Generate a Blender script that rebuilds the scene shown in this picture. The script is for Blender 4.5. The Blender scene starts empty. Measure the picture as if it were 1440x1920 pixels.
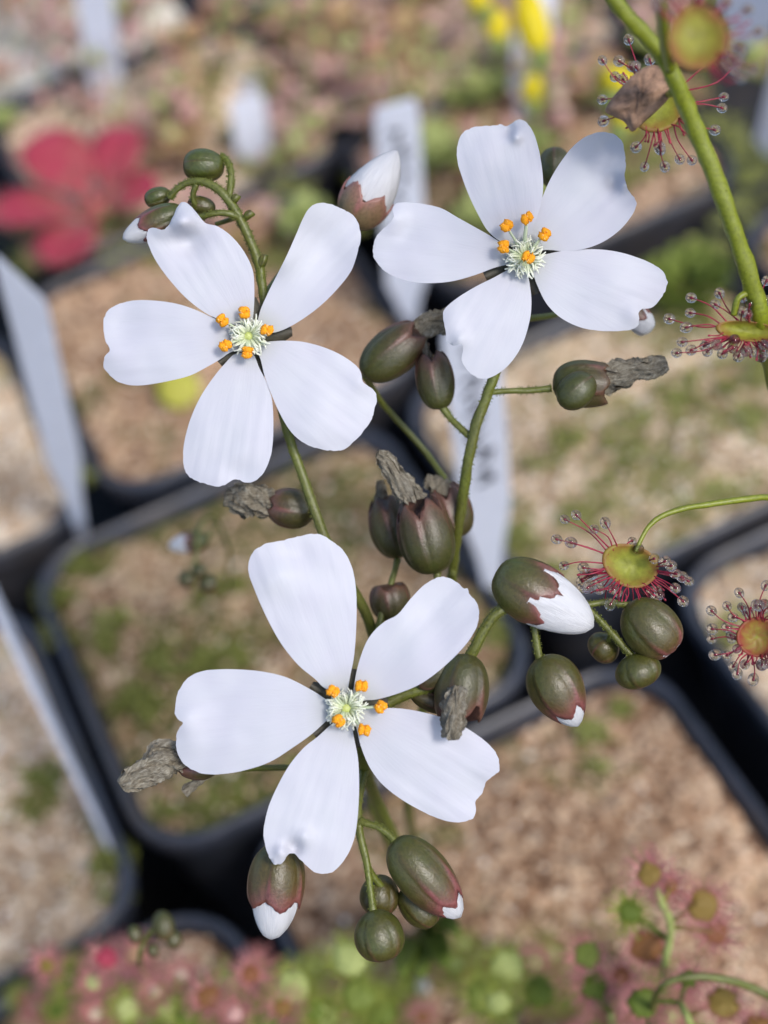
import bpy, math, random
from math import sin, cos, pi, radians, sqrt, atan2, exp
from mathutils import Vector, Matrix, noise
from mathutils.geometry import delaunay_2d_cdt
from mathutils.bvhtree import BVHTree

scene = bpy.context.scene
C = scene.collection
random.seed(7)

# ------------------------------------------------------------------ camera
F_PX = 3000.0                       # focal length in pixels of a 1440 px wide frame
PITCH, ROLL, YAW_POTS = radians(49), radians(-12), radians(16.14)
RIM_Z = 0.080                       # pots are 80 mm tall
CAM_H = 0.200                       # camera height above the pot rims
CAM = Vector((0, 0, RIM_Z + CAM_H))
_rt, _up = Vector((1, 0, 0)), Vector((0, sin(PITCH), cos(PITCH)))
FW = Vector((0, cos(PITCH), -sin(PITCH)))
RT = cos(ROLL) * _rt + sin(ROLL) * _up
UP = -sin(ROLL) * _rt + cos(ROLL) * _up
cam_d = bpy.data.cameras.new('camera')
cam = bpy.data.objects.new('camera', cam_d)
C.objects.link(cam)
cam.matrix_world = Matrix.Translation(CAM) @ Matrix((RT, UP, -FW)).transposed().to_4x4()
cam_d.sensor_fit = 'HORIZONTAL'
cam_d.sensor_width = 36
cam_d.lens = F_PX / 1440 * 36
cam_d.clip_start = 0.005
cam_d.clip_end = 20
cam_d.dof.use_dof = True
cam_d.dof.focus_distance = 0.1195
cam_d.dof.aperture_fstop = 28
scene.camera = cam

# ------------------------------------------------------------------ light
SUN_EL, SUN_AZ = radians(50), radians(140)      # azimuth measured from +Y towards +X
w = bpy.data.worlds.new('World')
scene.world = w
w.use_nodes = True
nt = w.node_tree
bg = nt.nodes['Background']
sky = nt.nodes.new('ShaderNodeTexSky')
sky.sky_type = 'NISHITA'
sky.sun_disc = False
sky.sun_elevation = SUN_EL
sky.sun_rotation = SUN_AZ
sky.dust_density = 1.6
sky.air_density = 0.8
sky.ozone_density = 1.0
nt.links.new(sky.outputs[0], bg.inputs[0])
bg.inputs[1].default_value = 0.15
sd = bpy.data.lights.new('sun', 'SUN')
sd.energy = 1.5
sd.angle = radians(14)
sd.color = (1.0, 0.95, 0.91)
sun = bpy.data.objects.new('sun', sd)
C.objects.link(sun)
dirv = Vector((sin(SUN_AZ) * cos(SUN_EL), cos(SUN_AZ) * cos(SUN_EL), sin(SUN_EL)))
sun.rotation_euler = dirv.to_track_quat('Z', 'Y').to_euler()
sun.location = dirv * 2
scene.view_settings.view_transform = 'Standard'
scene.view_settings.look = 'None'
scene.view_settings.gamma = 1
scene.view_settings.use_curve_mapping = False
scene.view_settings.exposure = 0.58
scene.render.engine = 'CYCLES'
scene.cycles.use_denoising = True
scene.cycles.max_bounces = 10
scene.cycles.transparent_max_bounces = 12
scene.cycles.caustics_reflective = False
scene.cycles.caustics_refractive = False
scene.cycles.sample_clamp_indirect = 4

# ------------------------------------------------------------------ placing helpers
PX = 1.0 / F_PX                     # metres per pixel per metre of depth

def at(px, py, d):
    """point seen at pixel (px, py) of the 1440x1920 photo, d millimetres deep"""
    d *= 0.001
    return CAM + FW * d + RT * ((px - 720) * PX * d) - UP * ((py - 960) * PX * d)

def on_z(px, py, z):
    r = FW + RT * ((px - 720) * PX) - UP * ((py - 960) * PX)
    t = (z - CAM.z) / r.z
    return CAM + r * t

def uvw(u, v, z=0.0):
    """pot-grid coordinates (multiples of the camera height) to the world"""
    u *= CAM_H; v *= CAM_H
    c, s = cos(YAW_POTS), sin(YAW_POTS)
    return Vector((u * c - v * s, u * s + v * c, z))

def crom(pts, n=6, closed=False):
    out = []
    m = len(pts)
    L = len(pts[0])
    rng = range(m) if closed else range(m - 1)
    for i in rng:
        if closed:
            a, b, c_, d = pts[(i - 1) % m], pts[i], pts[(i + 1) % m], pts[(i + 2) % m]
        else:
            a, b, c_, d = pts[max(i - 1, 0)], pts[i], pts[i + 1], pts[min(i + 2, m - 1)]
        for j in range(n):
            t = j / n
            out.append(tuple(0.5 * (2 * b[k] + (c_[k] - a[k]) * t + (2 * a[k] - 5 * b[k] + 4 * c_[k] - d[k]) * t * t
                                    + (3 * b[k] - a[k] - 3 * c_[k] + d[k]) * t ** 3) for k in range(L)))
    if not closed:
        out.append(tuple(pts[-1]))
    return out

# ------------------------------------------------------------------ mesh helpers
class MB:
    def __init__(s):
        s.v, s.f, s.tone, s.uv = [], [], [], []
    def add(s, p, tone=0.0, uv=(0, 0)):
        s.v.append(p); s.tone.append(tone); s.uv.append(uv)
        return len(s.v) - 1
    def tube(s, pts, rad, n=8, tone=None, cap=True, flat=1.0, wob=0.0, seed=0):
        """pts: world points, rad: a radius per point"""
        k = len(pts)
        rings = []
        up = Vector((0.31, 0.2, 0.93)).normalized()
        t0 = (pts[1] - pts[0]).normalized()
        nrm = t0.cross(up)
        if nrm.length < 1e-4: nrm = t0.cross(Vector((1, 0, 0)))
        nrm.normalize()
        for i in range(k):
            t = (pts[min(i + 1, k - 1)] - pts[max(i - 1, 0)]).normalized()
            nrm = (nrm - t * nrm.dot(t))
            nrm.normalize()
            bn = t.cross(nrm)
            ring = []
            for j in range(n):
                a = 2 * pi * j / n
                r = rad[i]
                if wob:
                    q = pts[i] * 1000
                    r *= 1 + wob * noise.noise(Vector((q.x * 1.2 + cos(a) * 1.3, q.y * 1.2 + sin(a) * 1.3, q.z * 1.2 + seed)))
                ring.append(s.add(pts[i] + nrm * (cos(a) * r) + bn * (sin(a) * r * flat),
                                  tone[i] if tone else i / (k - 1), (i / (k - 1), j / n)))
            rings.append(ring)
        for i in range(k - 1):
            for j in range(n):
                s.f.append((rings[i][j], rings[i][(j + 1) % n], rings[i + 1][(j + 1) % n], rings[i + 1][j]))
        if cap:
            s.f.append(tuple(reversed(rings[0]))); s.f.append(tuple(rings[-1]))
    def ball(s, c, r, nu=10, nv=7, ax=None, st=1.0, lump=0.0, tone=0.0, seed=0.0):
        ax = (ax or Vector((0, 0, 1))).normalized()
        q = ax.to_track_quat('Z', 'Y')
        rows = []
        for i in range(nv + 1):
            ph = pi * i / nv
            if i in (0, nv):
                rows.append([s.add(c + q @ Vector((0, 0, cos(ph) * r * st)), tone)]); continue
            row = []
            for j in range(nu):
                th = 2 * pi * j / nu
                d = Vector((sin(ph) * cos(th), sin(ph) * sin(th), cos(ph)))
                rr = r * (1 + lump * noise.noise(d * 2.2 + Vector((seed, seed * 1.7, 0))))
                row.append(s.add(c + q @ Vector((d.x * rr, d.y * rr, d.z * rr * st)), tone))
            rows.append(row)
        for i in range(nv):
            a, b = rows[i], rows[i + 1]
            for j in range(nu):
                if i == 0: s.f.append((a[0], b[j], b[(j + 1) % nu]))
                elif i == nv - 1: s.f.append((a[j], b[0], a[(j + 1) % nu]))
                else: s.f.append((a[j], b[j], b[(j + 1) % nu], a[(j + 1) % nu]))
    def build(s, name, mat, parent=None, origin=None, smooth=True, sharp=None):
        me = bpy.data.meshes.new(name)
        o = origin if origin is not None else (parent_origin(parent) if parent else Vector((0, 0, 0)))
        me.from_pydata([tuple(p - o) for p in s.v], [], s.f)
        at_ = me.attributes.new('tone', 'FLOAT', 'POINT')
        at_.data.foreach_set('value', s.tone)
        ul = me.uv_layers.new(name='UVMap')
        flat = []
        for l in me.loops:
            flat.extend(s.uv[l.vertex_index])
        ul.data.foreach_set('uv', flat)
        me.materials.append(mat)
        if smooth: me.shade_smooth()
        if sharp: me.set_sharp_from_angle(angle=radians(sharp))
        me.update()
        ob = bpy.data.objects.new(name, me)
        C.objects.link(ob)
        if parent:
            ob.parent = parent
            if origin is not None: ob.location = origin - parent_origin(parent)
        elif origin is not None:
            ob.location = origin
        return ob

def parent_origin(o):
    p = Vector((0, 0, 0))
    while o:
        p = p + o.location
        o = o.parent
    return p

def thing(name, label, cat, loc, group=None):
    o = bpy.data.objects.new(name, None)
    C.objects.link(o)
    o.empty_display_size = 0.005
    o.location = loc
    o['label'] = label; o['category'] = cat
    if group: o['group'] = group
    return o

def tag(o, label=None, cat=None, group=None, kind=None):
    if label: o['label'] = label
    if cat: o['category'] = cat
    if group: o['group'] = group
    if kind: o['kind'] = kind
    return o

# ------------------------------------------------------------------ materials
def lin(*c):
    return tuple((x / 255 / 12.92) if x / 255 < 0.04045 else ((x / 255 + 0.055) / 1.055) ** 2.4 for x in c) + (1,)

class Mat:
    def __init__(s, name):
        s.m = bpy.data.materials.new(name); s.m.use_nodes = True
        s.t = s.m.node_tree; s.n = s.t.nodes; s.l = s.t.links
        s.p = s.n['Principled BSDF']; s.out = s.n['Material Output']
    def node(s, typ, **kw):
        x = s.n.new(typ)
        for k, v in kw.items():
            if k in x.inputs: x.inputs[k].default_value = v
            else: setattr(x, k, v)
        return x
    def ramp(s, fac, stops, interp='LINEAR'):
        r = s.n.new('ShaderNodeValToRGB'); e = r.color_ramp.elements
        r.color_ramp.interpolation = interp
        while len(e) < len(stops): e.new(0.5)
        for i, (p, c) in enumerate(stops):
            e[i].position = p; e[i].color = c
        s.l.new(fac, r.inputs[0]); return r.outputs[0]
    def noise(s, scale, detail=4, rough=0.6, coord='Object', stretch=None, dist=0.0):
        tc = s.n.new('ShaderNodeTexCoord'); src = tc.outputs[coord]
        if stretch:
            mp = s.n.new('ShaderNodeMapping'); mp.inputs['Scale'].default_value = stretch
            s.l.new(src, mp.inputs[0]); src = mp.outputs[0]
        nz = s.n.new('ShaderNodeTexNoise'); nz.inputs['Scale'].default_value = scale
        nz.inputs['Detail'].default_value = detail; nz.inputs['Roughness'].default_value = rough
        nz.inputs['Distortion'].default_value = dist
        s.l.new(src, nz.inputs['Vector']); return nz.outputs['Fac']
    def mix(s, fac, a, b, mode='MIX'):
        x = s.n.new('ShaderNodeMix'); x.data_type = 'RGBA'; x.blend_type = mode
        for i, v in ((0, fac), (6, a), (7, b)):
            if isinstance(v, (int, float)): x.inputs[i].default_value = v
            elif isinstance(v, tuple): x.inputs[i].default_value = v
            else: s.l.new(v, x.inputs[i])
        return x.outputs[2]
    def math(s, op, a, b=0.0):
        x = s.n.new('ShaderNodeMath'); x.operation = op
        for i, v in enumerate((a, b)):
            if isinstance(v, (int, float)): x.inputs[i].default_value = v
            else: s.l.new(v, x.inputs[i])
        return x.outputs[0]
    def attr(s, name='tone'):
        a = s.n.new('ShaderNodeAttribute'); a.attribute_name = name; return a
    def bump(s, h, strength, dist):
        b = s.n.new('ShaderNodeBump'); b.inputs['Strength'].default_value = strength
        b.inputs['Distance'].default_value = dist
        s.l.new(h, b.inputs['Height']); s.l.new(b.outputs[0], s.p.inputs['Normal']); return b.outputs[0]
    def col(s, c):
        if isinstance(c, tuple): s.p.inputs['Base Color'].default_value = c
        else: s.l.new(c, s.p.inputs['Base Color'])
    def set(s, **kw):
        for k, v in kw.items(): s.p.inputs[k].default_value = v
        return s
    def translucent(s, fac, c, normal=None):
        t = s.n.new('ShaderNodeBsdfTranslucent'); m = s.n.new('ShaderNodeMixShader')
        if isinstance(c, tuple): t.inputs[0].default_value = c
        else: s.l.new(c, t.inputs[0])
        m.inputs[0].default_value = fac
        s.l.new(s.p.outputs[0], m.inputs[1]); s.l.new(t.outputs[0], m.inputs[2])
        s.l.new(m.outputs[0], s.out.inputs[0])

# petals -----------------------------------------------------------
m = Mat('petal_white')
veins = m.noise(5.0, 4, 0.6, 'UV', (1.1, 5.0, 1), 0.4)
fine = m.noise(5200, 2, 0.6)
tonea = m.attr().outputs['Fac']
base = m.ramp(tonea, [(0.0, lin(178, 190, 156)), (0.10, lin(202, 206, 200)), (0.24, lin(219, 220, 225)), (1.0, lin(222, 223, 228))])
blot = m.noise(260, 3, 0.5)
c = m.mix(m.ramp(blot, [(0.35, (0, 0, 0, 1)), (0.7, (1, 1, 1, 1))]), base, m.mix(0.5, base, lin(214, 211, 223)))
c = m.mix(m.ramp(veins, [(0.36, (0.05,) * 3 + (1,)), (0.52, (0, 0, 0, 1))]), c, lin(192, 192, 204))
m.col(c)
m.set(Roughness=0.5)
m.p.inputs['Specular IOR Level'].default_value = 0.25
h = m.math('ADD', m.math('MULTIPLY', veins, 1.0), m.math('MULTIPLY', fine, 0.12))
m.bump(h, 0.22, 0.00010)
m.translucent(0.30, lin(220, 224, 226))
M_PETAL = m.m

m = Mat('bud_petal_white')
v_ = m.noise(5.0, 3, 0.5, 'UV', (1.0, 9.0, 1))
m.col(m.ramp(v_, [(0.3, lin(212, 212, 214)), (0.6, lin(236, 236, 236))]))
m.set(Roughness=0.45); m.bump(v_, 0.6, 0.0002); m.translucent(0.15, lin(240, 240, 232))
M_BUDW = m.m

def green_mat(name, c0, c1, c2, rough=0.5, sc=900, bump=0.00009, extra=None, sheen=0.0):
    m = Mat(name)
    t = m.attr().outputs['Fac']
    nz = m.noise(sc, 5, 0.65)
    t2 = m.math('ADD', t, m.math('MULTIPLY', m.math('SUBTRACT', nz, 0.5), 0.5))
    col = m.ramp(t2, [(0.08, c0), (0.55, c1), (0.92, c2)])
    col = m.mix(m.ramp(m.noise(210, 3, 0.6), [(0.38, (0, 0, 0, 1)), (0.68, (0.8,) * 3 + (1,))]), col, m.mix(0.6, col, c1))
    speck = m.noise(3800, 3, 0.7)
    col = m.mix(m.ramp(speck, [(0.36, (0.5,) * 3 + (1,)), (0.56, (0, 0, 0, 1))]), col, m.mix(0.55, col, (0.0, 0.0, 0.0, 1)))
    if extra:
        col = m.mix(m.ramp(m.noise(300, 2), [(0.55, (0, 0, 0, 1)), (0.75, (0.7,) * 3 + (1,))]), col, extra)
    m.col(col)
    m.set(Roughness=rough)
    m.p.inputs['Specular IOR Level'].default_value = 0.65
    m.p.inputs['Sheen Weight'].default_value = sheen
    m.p.inputs['Sheen Roughness'].default_value = 0.5
    m.bump(m.math('ADD', speck, m.math('MULTIPLY', nz, 1.5)), 0.45, bump)
    return m.m
M_BUD = green_mat('sepal_olive', lin(72, 82, 28), lin(88, 72, 38), lin(130, 76, 72), 0.38)
M_BUDL = green_mat('sepal_pale_olive', lin(112, 112, 66), lin(140, 112, 84), lin(160, 104, 98), 0.45)
M_CAPS = green_mat('sepal_brown_olive', lin(68, 74, 28), lin(76, 66, 36), lin(112, 74, 62), 0.42)
M_STEM = green_mat('stem_green', lin(108, 118, 36), lin(96, 98, 40), lin(104, 84, 48), 0.45, 700)
M_STEMY = green_mat('stem_yellow_green', lin(134, 144, 26), lin(124, 132, 28), lin(122, 112, 36), 0.42, 420)
M_SEPAL = green_mat('sepal_dark', lin(70, 76, 50), lin(72, 70, 54), lin(80, 68, 58), 0.6)

def simple(name, c, rough=0.5, sc=1500, var=0.35, bump=0.0, trans=0.0, tone_to=None, spec=0.4):
    m = Mat(name)
    nz = m.noise(sc, 4, 0.65)
    dark = tuple(x * (1 - var) for x in c[:3]) + (1,)
    lite = tuple(min(1, x * (1 + var)) for x in c[:3]) + (1,)
    col = m.ramp(nz, [(0.32, dark), (0.5, c), (0.68, lite)])
    if tone_to:
        col = m.mix(m.attr().outputs['Fac'], col, tone_to)
    m.col(col); m.set(Roughness=rough)
    m.p.inputs['Specular IOR Level'].default_value = spec
    if bump: m.bump(nz, 0.8, bump)
    if trans: m.translucent(trans, col)
    return m.m
M_STYLE = simple('style_pale_green', lin(226, 234, 196), 0.5, 2500, 0.08, trans=0.2, tone_to=lin(244, 246, 232))
M_FILA = simple('filament_pale', lin(206, 218, 182), 0.5, 2500, 0.08, trans=0.2)
M_OVARY = simple('ovary_green', lin(186, 196, 116), 0.4, 3000, 0.2, 0.00005)
M_ANTH = simple('anther_orange', lin(255, 166, 20), 0.75, 9000, 0.22, 0.00010, tone_to=lin(255, 206, 120))
M_RED = simple('tentacle_red', lin(150, 40, 62), 0.35, 2000, 0.3)
M_GLAND = simple('gland_dark_red', lin(96, 8, 28), 0.3, 2000, 0.3)
M_TRAP = simple('trap_yellow_green', lin(152, 156, 54), 0.5, 1100, 0.25, 0.00006, 0.3, tone_to=lin(160, 72, 56))
M_DEBRIS = simple('debris_brown', lin(146, 116, 94), 0.8, 1400, 0.4, 0.0002)
m = Mat('dew')
m.col((1, 1, 1, 1)); m.set(Roughness=0.0, IOR=1.36); m.p.inputs['Transmission Weight'].default_value = 1.0
_t = m.n.new('ShaderNodeBsdfTransparent'); _m = m.n.new('ShaderNodeMixShader'); _m.inputs[0].default_value = 0.42
m.l.new(m.p.outputs[0], _m.inputs[1]); m.l.new(_t.outputs[0], _m.inputs[2]); m.l.new(_m.outputs[0], m.out.inputs[0])
M_DEW = m.m

m = Mat('withered_petal')
n1 = m.noise(3.2, 6, 0.7, 'UV', (.9, 9, 1), .6)
n2 = m.noise(2400, 4, 0.7)
m.col(m.ramp(m.math('ADD', m.math('MULTIPLY', n1, 0.7), m.math('MULTIPLY', n2, 0.3)),
             [(0.34, lin(76, 66, 52)), (0.48, lin(134, 126, 108)), (0.62, lin(184, 178, 160))]))
m.set(Roughness=0.85); m.bump(m.math('ADD', n1, m.math('MULTIPLY', n2, 0.3)), 0.7, 0.0002); m.translucent(.2, lin(170, 150, 120))
M_WITHER = m.m

# setting
m = Mat('pot_plastic')
n1 = m.noise(220, 4, 0.6); n2 = m.noise(45, 3, 0.6)
m.col(m.mix(m.ramp(n2, [(0.5, (0, 0, 0, 1)), (0.72, (0.35,) * 3 + (1,))]), m.ramp(n1, [(0.35, (0.028, 0.032, 0.042, 1)), (0.7, (0.050, 0.055, 0.072, 1))]), lin(108, 96, 80)))
m.set(Roughness=0.36); m.bump(n1, 0.2, 0.0003)
M_POT = m.m
m = Mat('bench_dark')
m.col(m.ramp(m.noise(60, 4), [(0.3, (0.004, 0.004, 0.005, 1)), (0.7, (0.012, 0.012, 0.013, 1))])); m.set(Roughness=0.9)
M_BENCH = m.m

def soil_mat(name, cols, moss, moss_amt):
    m = Mat(name)
    oi = m.n.new('ShaderNodeObjectInfo')
    tc = m.n.new('ShaderNodeTexCoord')
    ad = m.n.new('ShaderNodeVectorMath'); ad.operation = 'ADD'
    cm = m.n.new('ShaderNodeCombineXYZ'); m.l.new(oi.outputs['Random'], cm.inputs[2])
    m.l.new(tc.outputs['Object'], ad.inputs[0]); m.l.new(cm.outputs[0], ad.inputs[1])
    def nz(sc, det, ro):
        x = m.n.new('ShaderNodeTexNoise'); x.inputs['Scale'].default_value = sc
        x.inputs['Detail'].default_value = det; x.inputs['Roughness'].default_value = ro
        m.l.new(ad.outputs[0], x.inputs['Vector']); return x.outputs['Fac']
    vo = m.n.new('ShaderNodeTexVoronoi'); vo.inputs['Scale'].default_value = 760
    m.l.new(ad.outputs[0], vo.inputs['Vector'])
    sep = m.n.new('ShaderNodeSeparateColor'); m.l.new(vo.outputs['Color'], sep.inputs[0])
    g = m.ramp(sep.outputs[0], [(0.05, cols[0]), (0.4, cols[1]), (0.7, cols[2]), (0.98, cols[3])])
    big = m.ramp(nz(38, 4, 0.6), [(0.36, (0.62, 0.58, 0.55, 1)), (0.64, (1.25, 1.2, 1.16, 1))])
    g = m.mix(1.0, g, big, 'MULTIPLY')
    mo = m.ramp(nz(75, 5, 0.62), [(0.60 - moss_amt * 0.28, (0, 0, 0, 1)), (0.72 - moss_amt * 0.26, (1, 1, 1, 1))])
    mcol = m.ramp(nz(420, 3, 0.6), [(0.35, moss[0]), (0.65, moss[1])])
    m.col(m.mix(mo, g, mcol)); m.set(Roughness=0.92)
    m.p.inputs['Specular IOR Level'].default_value = 0.15
    m.bump(vo.outputs['Distance'], 0.8, 0.0012)
    return m.m
mossc = (lin(72, 72, 38), lin(112, 112, 62))
M_SOIL = soil_mat('sandy_soil', (lin(118, 90, 70), lin(172, 138, 108), lin(204, 172, 140), lin(232, 210, 180)), mossc, 0.25)
M_SOILM = soil_mat('mossy_soil', (lin(98, 78, 58), lin(152, 126, 96), lin(184, 160, 126), lin(214, 198, 166)), mossc, 0.75)
M_SOILD = soil_mat('grey_mossy_soil', (lin(126, 106, 82), lin(186, 164, 130), lin(212, 194, 162), lin(236, 224, 198)), (lin(92, 92, 44), lin(146, 146, 84)), 0.45)
M_SOILP = soil_mat('pale_soil', (lin(160, 134, 108), lin(208, 182, 150), lin(228, 210, 180), lin(240, 230, 208)), (lin(104, 110, 60), lin(160, 166, 104)), 0.15)
M_SOILW = soil_mat('white_sand', (lin(190, 188, 172), lin(215, 214, 200), lin(235, 234, 222), lin(245, 244, 236)), (lin(140, 150, 90), lin(180, 186, 130)), 0.05)

def tone_mat(name, stops, rough=0.8, trans=0.0):
    m = Mat(name)
    c = m.ramp(m.attr().outputs['Fac'], stops)
    m.col(c); m.set(Roughness=rough)
    m.p.inputs['Specular IOR Level'].default_value = 0.2
    if trans: m.translucent(trans, c)
    return m.m
M_GRAIN = tone_mat('gravel_grain', [(0, lin(94, 70, 54)), (0.3, lin(156, 122, 94)), (0.65, lin(206, 178, 144)), (0.9, lin(232, 216, 190)), (1, lin(240, 234, 220))])
M_MOSS = tone_mat('moss_leaf', [(0, lin(70, 72, 32)), (0.5, lin(112, 116, 50)), (1, lin(172, 176, 104))], 0.7, 0.2)
def fine_leaf(name, stops, rough=0.55, trans=0.38):
    return tone_mat(name, stops, rough, trans)
M_LF_RED = fine_leaf('leaf_red', [(0, lin(190, 112, 104)), (0.5, lin(192, 72, 92)), (1, lin(206, 98, 116))])
M_LF_PINK = fine_leaf('leaf_pink', [(0, lin(212, 202, 168)), (0.5, lin(226, 192, 176)), (1, lin(230, 176, 172))])
M_LF_ORG = fine_leaf('leaf_orange', [(0, lin(192, 192, 124)), (0.5, lin(210, 178, 132)), (1, lin(216, 164, 136))])
M_LF_GRN = fine_leaf('leaf_green', [(0, lin(158, 170, 98)), (0.5, lin(188, 198, 122)), (1, lin(212, 216, 156))])
M_LF_BRT = fine_leaf('leaf_bright_green', [(0, lin(88, 108, 40)), (0.5, lin(116, 134, 54)), (1, lin(146, 158, 80))])
M_LF_OLR = fine_leaf('leaf_olive_red', [(0, lin(146, 142, 66)), (0.5, lin(160, 122, 70)), (1, lin(150, 84, 66))])
M_HAIR = simple('hair_pink', lin(196, 134, 130), 0.5, 2000, 0.3, trans=0.3)
M_HAIRG = simple('hair_green', lin(150, 160, 70), 0.5, 2000, 0.3, trans=0.3)
M_TAG = simple('label_white_plastic', lin(244, 246, 252), 0.4, 300, 0.03, trans=0.5)
M_INK = simple('label_ink', lin(48, 50, 60), 0.6, 800, 0.3)
M_YEL = simple('flower_yellow', lin(236, 214, 30), 0.5, 900, 0.12, trans=0.2)

# ================================================================== SETTING
b = MB()
for x, y in ((-1.6, -1.2), (1.6, -1.2), (1.6, 2.6), (-1.6, 2.6)): b.add(Vector((x, y, 0)))
b.f.append((0, 1, 2, 3))
g = b.build('ground', M_BENCH, smooth=False); tag(g, kind='structure')

SOIL_Z = RIM_Z - 0.0026
def rrect(w, d, r, n=7):
    pts = []
    for cx, cy, a0 in ((w / 2 - r, d / 2 - r, 0), (-w / 2 + r, d / 2 - r, 90), (-w / 2 + r, -d / 2 + r, 180), (w / 2 - r, -d / 2 + r, 270)):
        for i in range(n + 1):
            a = radians(a0 + 90 * i / n)
            pts.append((cx + r * cos(a), cy + r * sin(a)))
    return pts

def zone(x):
    for lim, txt in ((230, 'above the crimson rosette'), (420, 'above the arching buds'), (600, 'above the upper left flower'), (840, 'around the label between upper flowers'),
                     (1060, 'behind the yellow flowers'), (1260, 'left of the thick stem')):
        if x < lim: return txt
    return 'behind the topmost sticky leaf'
def make_pot(u0, u1, v0, v1, soil, label, dz=0.0, group='black square nursery pots standing close together'):
    c = uvw((u0 + u1) / 2, (v0 + v1) / 2)
    t = thing('plant_pot', label, 'pot', Vector((c.x, c.y, 0)), group)
    t.rotation_euler.z = YAW_POTS
    w_, d_ = (u1 - u0) * CAM_H, (v1 - v0) * CAM_H
    b = MB()
    top = RIM_Z + dz
    # profile: (inset, z) from the foot up outside, over the rolled rim, down inside
    prof = [(0.0125, 0.0005), (0.0042, top - 0.0065), (0.0040, top - 0.0050), (0.0006, top - 0.0048), (0.0002, top - 0.0014), (0.0005, top - 0.0004), (0.0011, top),
            (0.0017, top - 0.0003), (0.0021, top - 0.0012), (0.0026, top - 0.0110), (0.0110, 0.0020)]
    rings = []
    for ins, z in prof:
        pts = rrect(w_ - 2 * ins, d_ - 2 * ins, max(0.0105 - ins * 0.5, 0.003))
        rings.append([b.add(Vector((x, y, z))) for x, y in pts])
    n = len(rings[0])
    for i in range(len(rings) - 1):
        for j in range(n):
            b.f.append((rings[i][j], rings[i][(j + 1) % n], rings[i + 1][(j + 1) % n], rings[i + 1][j]))
    b.f.append(tuple(reversed(rings[0]))); b.f.append(tuple(rings[-1]))
    for i in range(len(b.v)): b.v[i] = b.v[i]
    o = b.build('pot_wall', M_POT, None, sharp=50); o.parent = t
    # soil
    b = MB(); N = 46
    sw, sd_ = w_ - 0.0058, d_ - 0.0058
    idx = {}
    outl = rrect(sw, sd_, 0.0085)
    rr = 0.0085
    for i in range(N + 1):
        for j in range(N + 1):
            x, y = (i / N - 0.5) * sw, (j / N - 0.5) * sd_
            ax, ay = abs(x) - (sw / 2 - rr), abs(y) - (sd_ / 2 - rr)
            if ax > 0 and ay > 0 and sqrt(ax * ax + ay * ay) > rr:
                k = rr / sqrt(ax * ax + ay * ay)
                x = math.copysign(sw / 2 - rr + ax * k, x); y = math.copysign(sd_ / 2 - rr + ay * k, y)
            q = Vector(((x + c.x) * 1000, (y + c.y) * 1000, 0))
            z = SOIL_Z + dz + 0.0022 * noise.noise(q * 0.05) + 0.0011 * noise.noise(q * 0.19) + 0.0006 * noise.noise(q * 0.6)
            idx[i, j] = b.add(Vector((x, y, z)))
    for i in range(N):
        for j in range(N):
            b.f.append((idx[i, j], idx[i + 1, j], idx[i + 1, j + 1], idx[i, j + 1]))
    o = b.build('soil', soil, None); o.parent = t
    return t, c, w_, d_

pots = []
def P(*a, **k): pots.append((make_pot(*a, **k), a))
P(-.047, .285, .624, .950, M_SOILM, 'black square pot of mossy soil left of the lowest white flower')
P(.014, .356, .300, .615, M_SOIL, 'big black square pot of brown sandy soil at the lower right')
P(.302, .640, .675, .958, M_SOILD, 'black square pot of grey mossy soil right of centre behind the flower stalks')
P(.394, .725, .350, .662, M_SOILP, 'black square pot of pale sand cut off by the right edge')
P(.040, .362, .970, 1.285, M_SOIL, 'black square pot of brown soil behind the upper left white flower')
P(-.312, .026, .968, 1.26, M_SOILP, 'black square pot of beige sand at the left edge holding the tall white label')
P(-.385, -.053, .590, .922, M_SOILP, 'black square pot of pale mossy grit at the lower left edge with thin white label')
P(-.330, -.003, .262, .584, M_SOIL, 'black square pot with broad rim at the bottom left below the black gap', dz=0.001)
P(.405, .735, 1.03, 1.33, M_SOIL, 'black square pot of brown soil behind the upper right white flower')
P(.660, .99, .675, .980, M_SOIL, 'black square pot just beyond the right edge beside mossy pot')
backs = []
rs = random.Random(3)
for r, v0 in enumerate((1.30, 1.615, 1.93, 2.245, 2.56)):
    off = (-.58, -.63, -.55, -.66, -.60)[r]
    for k in range(6):
        u0 = off + k * .34
        if r == 0 and u0 < -.4: continue
        s = M_SOIL if rs.random() < .06 else M_SOILP
        if r <= 1 and -.35 < u0 < .0 : s = M_SOILP
        cc_ = uvw(u0 + .16, v0 + .15, RIM_Z) - CAM
        dd_ = cc_.dot(FW); qx, qy = 720 + cc_.dot(RT) / dd_ * F_PX, 960 - cc_.dot(UP) / dd_ * F_PX
        if -160 < qx < 130 and 0 < qy < 300: s = M_SOILW
        if not (-230 < qx < 1650 and -170 < qy < 700): continue
        backs.append(make_pot(u0, u0 + .333, v0, v0 + .308, s, 'blurred black pot of ' + ('pale sand ' if s is M_SOILP else 'brown soil ') + zone(qx), group='blurred pots in the rows at the back'))
P(-.665, -.335, .960, 1.25, M_SOILP, 'black square pot outside the left edge beside the beige sand pot')
w1 = None

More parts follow.
